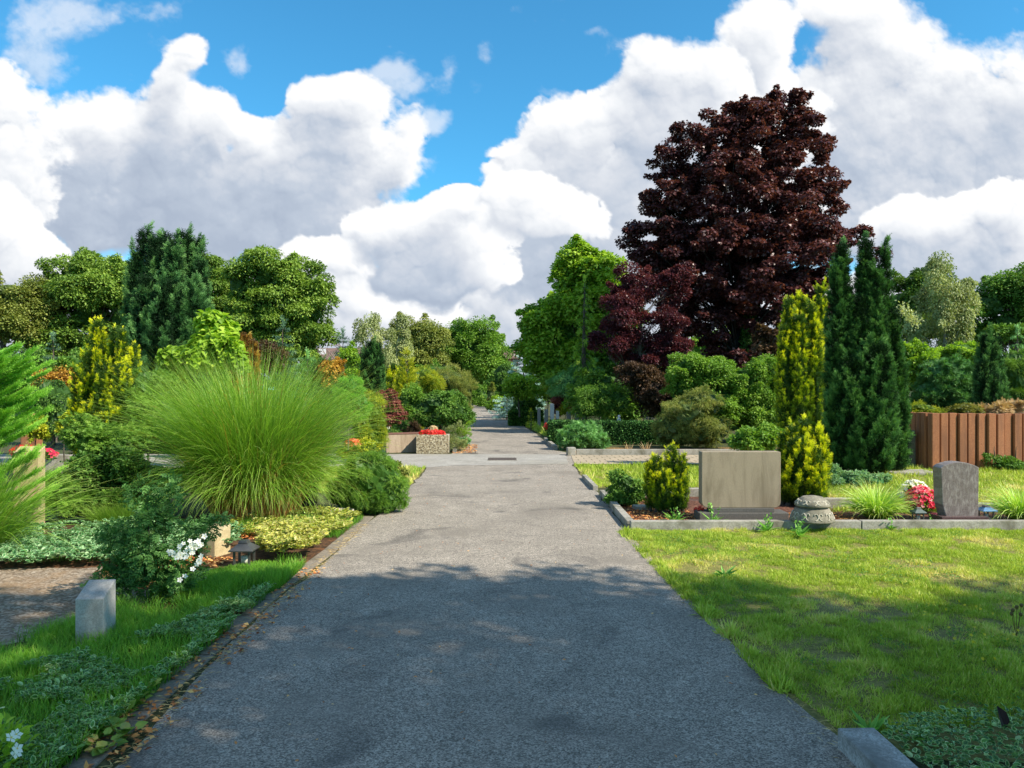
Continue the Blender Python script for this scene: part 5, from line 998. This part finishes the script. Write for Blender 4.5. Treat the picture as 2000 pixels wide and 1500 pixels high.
shrub('olive_shrub', 'drooping olive green conifer bush at the right end of the dark hedge', 'conifer', 1345, 20.6, [(1340, 815, 52, 40), (1320, 845, 44, 30), (1375, 840, 50, 34), (1370, 790, 36, 30)], F_OLIVE, .09, 17000, .2, PLUME, core=.8, droop=.8)
tree('leafy_shrub', 'big loose light green shrub mass in front of the copper maple trunk', 'shrub', 1420, 23,
     [(1345, 720, 36, 34), (1390, 730, 50, 40), (1450, 750, 60, 50), (1500, 740, 40, 44), (1400, 790, 70, 50), (1480, 810, 60, 50), (1330, 760, 30, 30)], F_GREEN, .07, 70000, .24, OVAL, trunk=.05, limbs=50, core=.55, shell=.5, tlo=.35, fork=.1, parts=('stems', 'foliage'))
shrub('orange_leaf_shrub', 'orange brown leaved branches left of the golden spires below the copper crown', 'shrub', 1500, 25, [(1500, 665, 24, 30), (1512, 695, 18, 20)], F_BRONZE, .10, 3000, .25, MAPLE, core=0)
shrub('peony_shrub', 'low light green shrub behind the left corner of the golden yew bush', 'shrub', 1475, 16.9, [(1475, 860, 38, 24), (1450, 868, 24, 14), (1500, 855, 24, 22)], F_GREEN, .09, 3200, .15, OVAL, core=.6, tlo=.35)
for (px, d_, h_, lab) in ((1228, 19.4, .30, 'dry weed sticking up in front of the dark hedge, left one'), (1262, 19.3, .32, 'dry weed beside the dark hedge near the olive bush')):
    clump_grass('dry_weed', lab, 'weed', px, d_, F_TAN, 26, h_, .05, .5, .5, .012, t0=.3, t1=.9)
# weeds by the bed kerb
# ---- golden and dark columns on the right
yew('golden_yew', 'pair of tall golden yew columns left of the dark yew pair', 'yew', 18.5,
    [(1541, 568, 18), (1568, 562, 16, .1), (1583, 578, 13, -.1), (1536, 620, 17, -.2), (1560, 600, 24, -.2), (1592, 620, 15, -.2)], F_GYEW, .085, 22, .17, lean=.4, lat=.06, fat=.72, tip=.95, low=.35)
yew('golden_yew', 'single yellow spire tucked behind the dark yew pair', 'yew', 19.3, [(1604, 541, 12)], F_GYEW, .085, 22, .17, lean=.4, lat=.06, fat=.72)
yew('columnar_yew', 'tall dense dark green yew pair towering over the red palisade wall', 'yew', 14.6,
    [(1645, 452, 15), (1634, 500, 14, -.05), (1656, 540, 14, -.05), (1692, 440, 19), (1726, 458, 12, .05), (1710, 500, 20, -.1), (1680, 560, 22, -.15), (1740, 580, 18, -.05), (1636, 620, 20, -.1), (1660, 690, 34, -.3), (1710, 660, 38, -.35), (1746, 680, 22, -.1), (1630, 760, 16, -.2), (1700, 780, 44, -.45), (1758, 740, 12, 0)],
    F_YEW, .095, 30, .16, lean=.38, lat=.075, fat=.72)
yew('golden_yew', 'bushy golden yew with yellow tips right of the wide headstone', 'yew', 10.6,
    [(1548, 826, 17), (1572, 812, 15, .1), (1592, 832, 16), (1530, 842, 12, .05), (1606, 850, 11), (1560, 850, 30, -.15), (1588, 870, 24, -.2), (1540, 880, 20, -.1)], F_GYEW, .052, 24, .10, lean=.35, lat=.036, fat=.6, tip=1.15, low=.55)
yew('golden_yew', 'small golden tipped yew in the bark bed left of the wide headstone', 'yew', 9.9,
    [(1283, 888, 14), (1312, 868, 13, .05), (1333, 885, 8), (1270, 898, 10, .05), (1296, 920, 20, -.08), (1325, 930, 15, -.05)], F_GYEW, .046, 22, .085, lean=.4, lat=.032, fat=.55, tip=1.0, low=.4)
shrub('leafy_shrub', 'low dark green shrub in the bark bed beside the path', 'shrub', 1222, 10.5, [(1222, 950, 26, 28), (1205, 968, 22, 20), (1240, 962, 22, 24)], F_DARKG, .04, 7000, .09, OVAL, core=.7, tlo=.25)
shrub('variegated_shrub', 'low spreading variegated plant at the foot of the dark yew pair', 'shrub', 1640, 12.9, [(1650, 938, 56, 16), (1700, 940, 40, 14), (1622, 925, 14, 18)], F_VARI if False else M_TEAL, .045, 6000, .10, VARIEG, core=.6, tlo=.1, thi=.5)
for (px, d_, lab, hh) in ((1712, 9.45, 'fountain shaped green grass tuft between the bowls and the pink begonias', .50), (1995, 9.3, 'fountain shaped green grass tuft cut by the right edge of the view', .50)):
    clump_grass('grass_tuft', lab, 'grass tuft', px, d_, F_LILY, 900, hh, .10, .75, 1.7, .010, t0=.25, t1=.95, hv=(.55, 1.15))
flowers('begonias', 'big mound of pink and red begonias left of the arched headstone', 'flowers', 1800, 9.9, .22, .26, .10, 330, F_PINK, .030)
flowers('white_flowers', 'cream white blossoms on the back of the pink begonia mound', 'flowers', 1786, 10.1, .20, .24, .17, 160, F_TAN if False else F_WHITE, .030)
flowers('begonias', 'tiny red and white flowers at the left foot of the wide headstone', 'flowers', 1366, 9.4, .06, .10, .08, 16, F_RED, .028)
for (px, d_, lab) in ((1985, 15.0, 'straggly dark green weeds against the palisade wall at the right edge'), (1945, 15.05, 'thin weeds climbing the palisade wall behind the arched headstone')):
    shrub('wall_weeds', lab, 'weed', px, d_, [(px, 915, 22, 22), (px, 890, 14, 30)], F_DARKG, .05, 900, .14, OVAL, core=0, kdens=.6, tlo=.3)
# lawn weeds
WEED = fol('lawn_weed', [(.04, .12, .02), (.09, .22, .04), (.17, .34, .07), (.28, .46, .12)], .35)
for (px, py, s_, lab) in ((1318, 1024, .22, 'leafy weed with yellow buds at the front kerb under the small golden yew'), (1392, 1026, .24, 'tall flowering weed at the front kerb below the wide headstone'), (1500, 1040, .22, 'broad green weed on the lawn left of the stone bowls'),
        (1560, 1050, .20, 'dandelion weed just below the stone bowls'), (1740, 1036, .12, 'small weed at the front kerb below the grass tuft'), (1818, 1028, .12, 'upright weed at the kerb left of the arched headstone'), (1415, 1130, .17, 'pale green leaf rosette in the lawn near the path'),
        (1700, 1440, .16, 'dandelion leaves growing beside the thick granite kerb'), (1780, 1450, .14, 'jagged leaf rosette in the periwinkle at lower right')):
    x, y = G(px, py); k = 16; a = rng.uniform(0, 6.28, k); A = Acc(); o = np.stack([np.cos(a), np.sin(a), rng.uniform(.25, 1.4, k)], -1)
    r_ = empty('weed', (x, y, 0), lab, 'weed'); scatter(A, NARROW, np.array([[x, y, .01]])+0*o, o, np.array([0, 0, 1.])+rnd(k, .2), s_*rng.uniform(.5, 1.0, k)*1.0, rng.random(k))
    st = 5 if 'weed' in lab else 0
    for j in range(st):
        h_ = s_*rng.uniform(.6, 1.1); e = np.array([x, y, 0])+np.append(rng.normal(size=2)*.04, h_); q = 9
        scatter(A, OVAL, np.array([x, y, 0])+(e-[x, y, 0])*rng.random((q, 1)), rnd(q)+[0, 0, .5], rnd(q), .045*rng.uniform(.5, 1, q), rng.random(q)); tube(A, [(x, y, 0), e], [.003, .0015], 4, .4)
    A.build('leaves', WEED, r_)
for (px, py, lab) in ((1985, 1245, 'brown seed headed weed standing in the lawn at the right edge'),):
    x, y = G(px, py); r_ = empty('weed', (x, y, 0), lab, 'weed'); A = Acc(); 
    for j in range(5):
        e = np.array([x+rng.normal()*.04, y, .12+.13*rng.random()]); tube(A, [(x, y, 0), e], [.003, .002], 4); blob(A, e, (.012, .012, .014), .3, n=6)
    A.build('stalks', fol('seed_heads', [(.05, .035, .01), (.14, .10, .03)], .1), r_)
x, y = G(1965, 1460); r_ = empty('broad_leaf', (x, y, 0), 'single dark red leaf standing up in the periwinkle at lower right', 'leaf'); A = Acc(); scatter(A, OVAL, [[x, y, .08]], [[-.3, 0, 1.]], [[.4, -1., .2]], .11, .1); A.build('leaf', F_PLUM, r_)
# yellow buds in the lawn
A = Acc(); P2 = area_pts([(2.6, 4.2), (3.6, 4.2), (4.0, 5.6), (2.6, 5.6)], 60); k = len(P2)
scatter(A, FLOWER, np.concatenate([P2, rng.uniform(.04, .09, (k, 1))], 1), rnd(k), np.array([0, 0, 1.])+rnd(k, .5), .011, .5+.3*rng.random(k)); o = A.build('buttercups', fol('yellow_petals', [(.6, .45, .02), (.75, .62, .04)], .2)); o['kind'] = 'stuff'
# ---- white rose near left
root = shrub('white_rose', 'dark leaved rose bush with a cluster of white blossoms beside the short grey post', 'rose bush', 290, 5.75,
    [(285, 1040, 70, 60), (330, 1080, 66, 60), (245, 1090, 60, 60), (290, 1140, 70, 44), (385, 1050, 30, 40), (300, 975, 34, 26)], F_ROSE, .066, 2500, .13, PINNATE, core=0, stems=60, stem_r=.006, kdens=1.0, shell=.25)
A = Acc()
for (px, py, n_, r0) in ((372, 1072, 26, 17), (355, 1085, 10, 12), (390, 1100, 9, 12), (340, 1080, 8, 10), (355, 1130, 2, 2), (386, 1062, 8, 8)):
    P = np.stack([X(px+rng.normal(size=n_)*r0*.55, 5.45), 5.45+rng.normal(size=n_)*.03, Z(py+rng.normal(size=n_)*r0*.55, 5.45)], -1); N = np.array([.1, -1., .5])+rnd(n_, .4)
    scatter(A, FLOWER, P, np.cross(N, rnd(n_)), N, .020*rng.uniform(.75, 1.2, n_), rng.uniform(.9, 1, n_))
A.build('blossoms', F_WHITE, root)
# twigs reaching out of the rose
# ---- pale flowering plant in the bottom left corner, heuchera leaves along the edging
x, y = X(-20, 3.1), 3.1; root = empty('white_flowering_plant', (x, y, 0), 'pale yellow green plant with white blossoms in the bottom left corner', 'flowering plant'); A = Acc(); n = 420
u = unit(rnd(n)); u[:, 2] = abs(u[:, 2]); P = np.array([x, y, .0])+u*[.16, .2, .26]*rng.uniform(.5, 1, (n, 1)); scatter(A, OVAL, P, u+rnd(n, .4), np.array([0, 0, 1.])+rnd(n, .4), .05*rng.uniform(.6, 1.2, n), .45+.5*rng.random(n)); A.build('leaves', F_BRIGHT, root)
A = Acc(); n = 26; u = unit(rnd(n)+[.5, -.6, .8]); scatter(A, FLOWER, np.array([x, y, .02])+u*[.17, .21, .28], np.cross(u, rnd(n)), u, .026, .9+.1*rng.random(n)); A.build('blossoms', F_WHITE, root)
M_HEU = fol('heuchera_leaves', [(.06, .12, .02), (.12, .19, .03), (.21, .28, .05), (.30, .30, .08), (.34, .2, .08)], .3, .5)
spots = [(262, 1385), (238, 1412), (206, 1440), (176, 1440), (150, 1462), (205, 1470), (110, 1480), (240, 1445), (280, 1360), (130, 1440)]
for i, (px, py) in enumerate(spots):
    x, y = G(px, py); A = Acc(); k = 24; a = rng.uniform(0, 6.28, k); o = np.stack([np.cos(a), np.sin(a), rng.uniform(.1, .9, k)], -1)
    r_ = empty('coral_bells', (x, y, 0), 'clump of yellow green scalloped leaves beside the flat edging stones at lower left', 'leafy plant', 'scalloped leaf plants along the edging')
    scatter(A, HEART, np.array([x, y, .02])+o*.06*rng.random((k, 1)), o, np.array([0, 0, 1.])+o*.4+rnd(k, .25), .046*rng.uniform(.7, 1.2, k), rng.random(k)); A.build('leaves', M_HEU, r_)
# ---- plants on and behind the raised bed at the right
rz = 1.02
def up(root, dz):  # nothing: plants of the raised bed start at its soil
    return root
shrub('cushion_bush', 'smooth clipped mossy olive dome sitting on the raised bed', 'bush', 1885, 16.3, [(1885, 806, 32, 17)], F_MOSS, .022, 9000, .06, core=.93, shell=.95, stems=2)
shrub('low_gold_shrub', 'low yellow and dark green shrub at the left end of the raised bed', 'shrub', 1815, 16.4, [(1800, 800, 30, 14), (1825, 806, 18, 10)], F_GTHU, .05, 2600, .10, PLUME, core=.7)
for (px, py, lab) in ((1935, 806, 'dry tan fern fronds on the raised bed right of the grey boulder'), (1978, 800, 'dry tan fern fronds on the raised bed at the right edge')):
    shrub('dried_fern', lab, 'fern', px, 16.4, [(px, py, 26, 12)], F_TAN, .10, 1300, .12, FLATSPRIG, core=0)
r_ = empty('boulder', (X(1925, 17), 17, 1.02), 'pale grey boulder between the mossy dome and the dry fern', 'boulder'); A = Acc(); blob(A, (X(1922, 17), 17, 1.08), (.2, .2, .14), .5, .25, 10, 1.0); A.build('rock', M_GP, r_, smooth=True)
shrub('light_shrub', 'lime green dome bush behind the right flank of the dark yew pair', 'bush', 1800, 24, [(1795, 710, 40, 36), (1770, 700, 30, 30), (1820, 740, 36, 36)], F_BRIGHT, .09, 13000, .22, OVAL, core=.75)
shrub('light_shrub', 'bright green layered bush behind the blue green pine', 'bush', 1880, 27, [(1875, 690, 40, 22), (1900, 700, 30, 24), (1850, 705, 26, 22)], F_BRIGHT, .09, 8000, .24, OVAL, core=.75)
shrub('blue_pine', 'rounded bluish green pine above the red palisade wall', 'pine', 1850, 19.5, [(1850, 735, 46, 34), (1880, 755, 36, 36), (1830, 765, 40, 30), (1860, 785, 46, 24), (1810, 780, 24, 18)], F_PINE, .11, 6500, .14, TUFT, core=.78, shell=.75, droop=-.5, tlo=0, thi=.75)
yew('columnar_yew', 'dark blue green columnar yew rising from the raised bed near the right edge', 'yew', 18, [(1926, 640, 18), (1943, 646, 14, .05), (1920, 700, 12, -.15), (1950, 700, 12, -.05), (1935, 720, 22, -.2), (1958, 745, 9, -.1)], F_YEWB, .085, 24, .16, fat=.8)
yew('dark_conifer', 'small dark column conifer between the lime bush and the columnar yew', 'conifer', 25, [(1868, 688, 8), (1880, 692, 7), (1888, 700, 6)], F_YEW, .10, 18, .2)
shrub('green_thuja', 'tall yellow green thuja hedge bush at the right edge', 'thuja', 1985, 21, [(1985, 740, 30, 60), (1975, 770, 26, 40)], F_GREEN, .09, 9000, .2, PLUME, core=.8, tlo=.2)
spruce('weeping_conifer', 'light green nodding conifer top at the far right above the thuja', 'conifer', 1988, 26, 640, 22, F_PINE, .18, 12, 7, -.2, dens=16, arch=-.2)
tree('broadleaf_tree', 'dark green broad tree cut by the right edge', 'tree', 1990, 46,
     [(1975, 575, 50, 38), (1930, 600, 50, 44), (2030, 580, 70, 60), (1960, 640, 80, 50)], F_DARKG, .18, 38000, .9, trunk=.35, limbs=50, shell=.65, core=.45, tlo=.25)
tree('broadleaf_tree', 'greyish green rounded tree right of the dark yew pair', 'tree', 1790, 50,
     [(1790, 565, 42, 44), (1760, 600, 46, 60), (1810, 640, 60, 50)], F_LIND, .19, 24000, .9, trunk=.3, limbs=40, shell=.65, core=.45, tlo=0, thi=.7)
birch('birch_tree', 'tall airy silver birch with white limbs between the two trees at right', 1845, 42, [(1845, 560, 52, 44), (1870, 600, 34, 50), (1820, 620, 44, 60), (1855, 660, 44, 36)], 26000, .13)
r_ = empty('overhanging_branch', (X(1765, 20), 20, 0), 'thin branch with pale variegated leaves reaching out right of the dark yew pair', 'shrub'); A = Acc(); B = Acc()
tube(B, [(X(1748, 20), 20.3, 0), (X(1750, 20), 20.2, 2.6), (X(1765, 20), 20, Z(600, 20)), (X(1790, 20), 19.9, Z(632, 20))], [.04, .03, .012, .005], 6)
n = 260; q = rng.random(n); P = np.stack([X(1758+34*q, 20), 20+0*q, Z(598+34*q, 20)], -1)+rnd(n, .07); scatter(A, OVAL, P, rnd(n)-[0, 0, .4], rnd(n)+[0, 0, 1.], .075, .7+.3*rng.random(n)); A.build('foliage', F_BIRCH, r_); B.build('stems', BARK, r_)
# ---- the tall tree beside the viewer on the right, outside the view, whose shade falls on the path
def offtree(x, y, lobes, label, n=26000, trunk=.3, leaf=.15):
    r_ = empty('broadleaf_tree', (x, y, 0), label, 'tree'); A = Acc(); B = Acc(); C = []
    for (cx, cy, cz, rx, ry, rz) in lobes:
        k = int(rx*ry*9); u = unit(rnd(k)); C.append(np.array([cx, cy, cz])+u*(rng.uniform(.2, 1, k)**.5)[:, None]*[rx, ry, rz])
    C = np.concatenate(C); leafy(A, C, .5, int(n/len(C)), leaf, DIAMOND, .6, .3); A.build('crown', F_GREEN, r_)
    tp = np.array([(x, y, 0), (x, y, 3), (x+.1, y, 6), (x, y+.2, 9)]); tube(B, tp, [trunk, trunk*.8, trunk*.5, .06], 9)
    for c in C[::4]:
        hz = min(max(c[2]-1.5, 2.4), 8.5); b = np.array([np.interp(hz, tp[:, 2], tp[:, i]) for i in range(3)]); m_ = (b+c)/2+[0, 0, .3]; tube(B, [b, m_, c], [.05, .03, .012], 5)
    B.build('trunk', BARK, r_, smooth=True)
offtree(9.0, -2.0, [(6.2, .9, 6.9, 4.2, 2.3, 1.7), (1.6, .4, 7.4, 3.2, 2.4, 1.5), (10.6, .2, 7.2, 3.2, 2.8, 2.0), (8.6, -3.0, 7.6, 3.6, 3, 2.4), (3.6, -2.6, 7.2, 3.6, 2.6, 1.8), (7.5, -1.0, 8.6, 4, 3, 1.6)],
        'tall tree right of the viewer outside the picture, its canopy shading the foreground path', 90000)
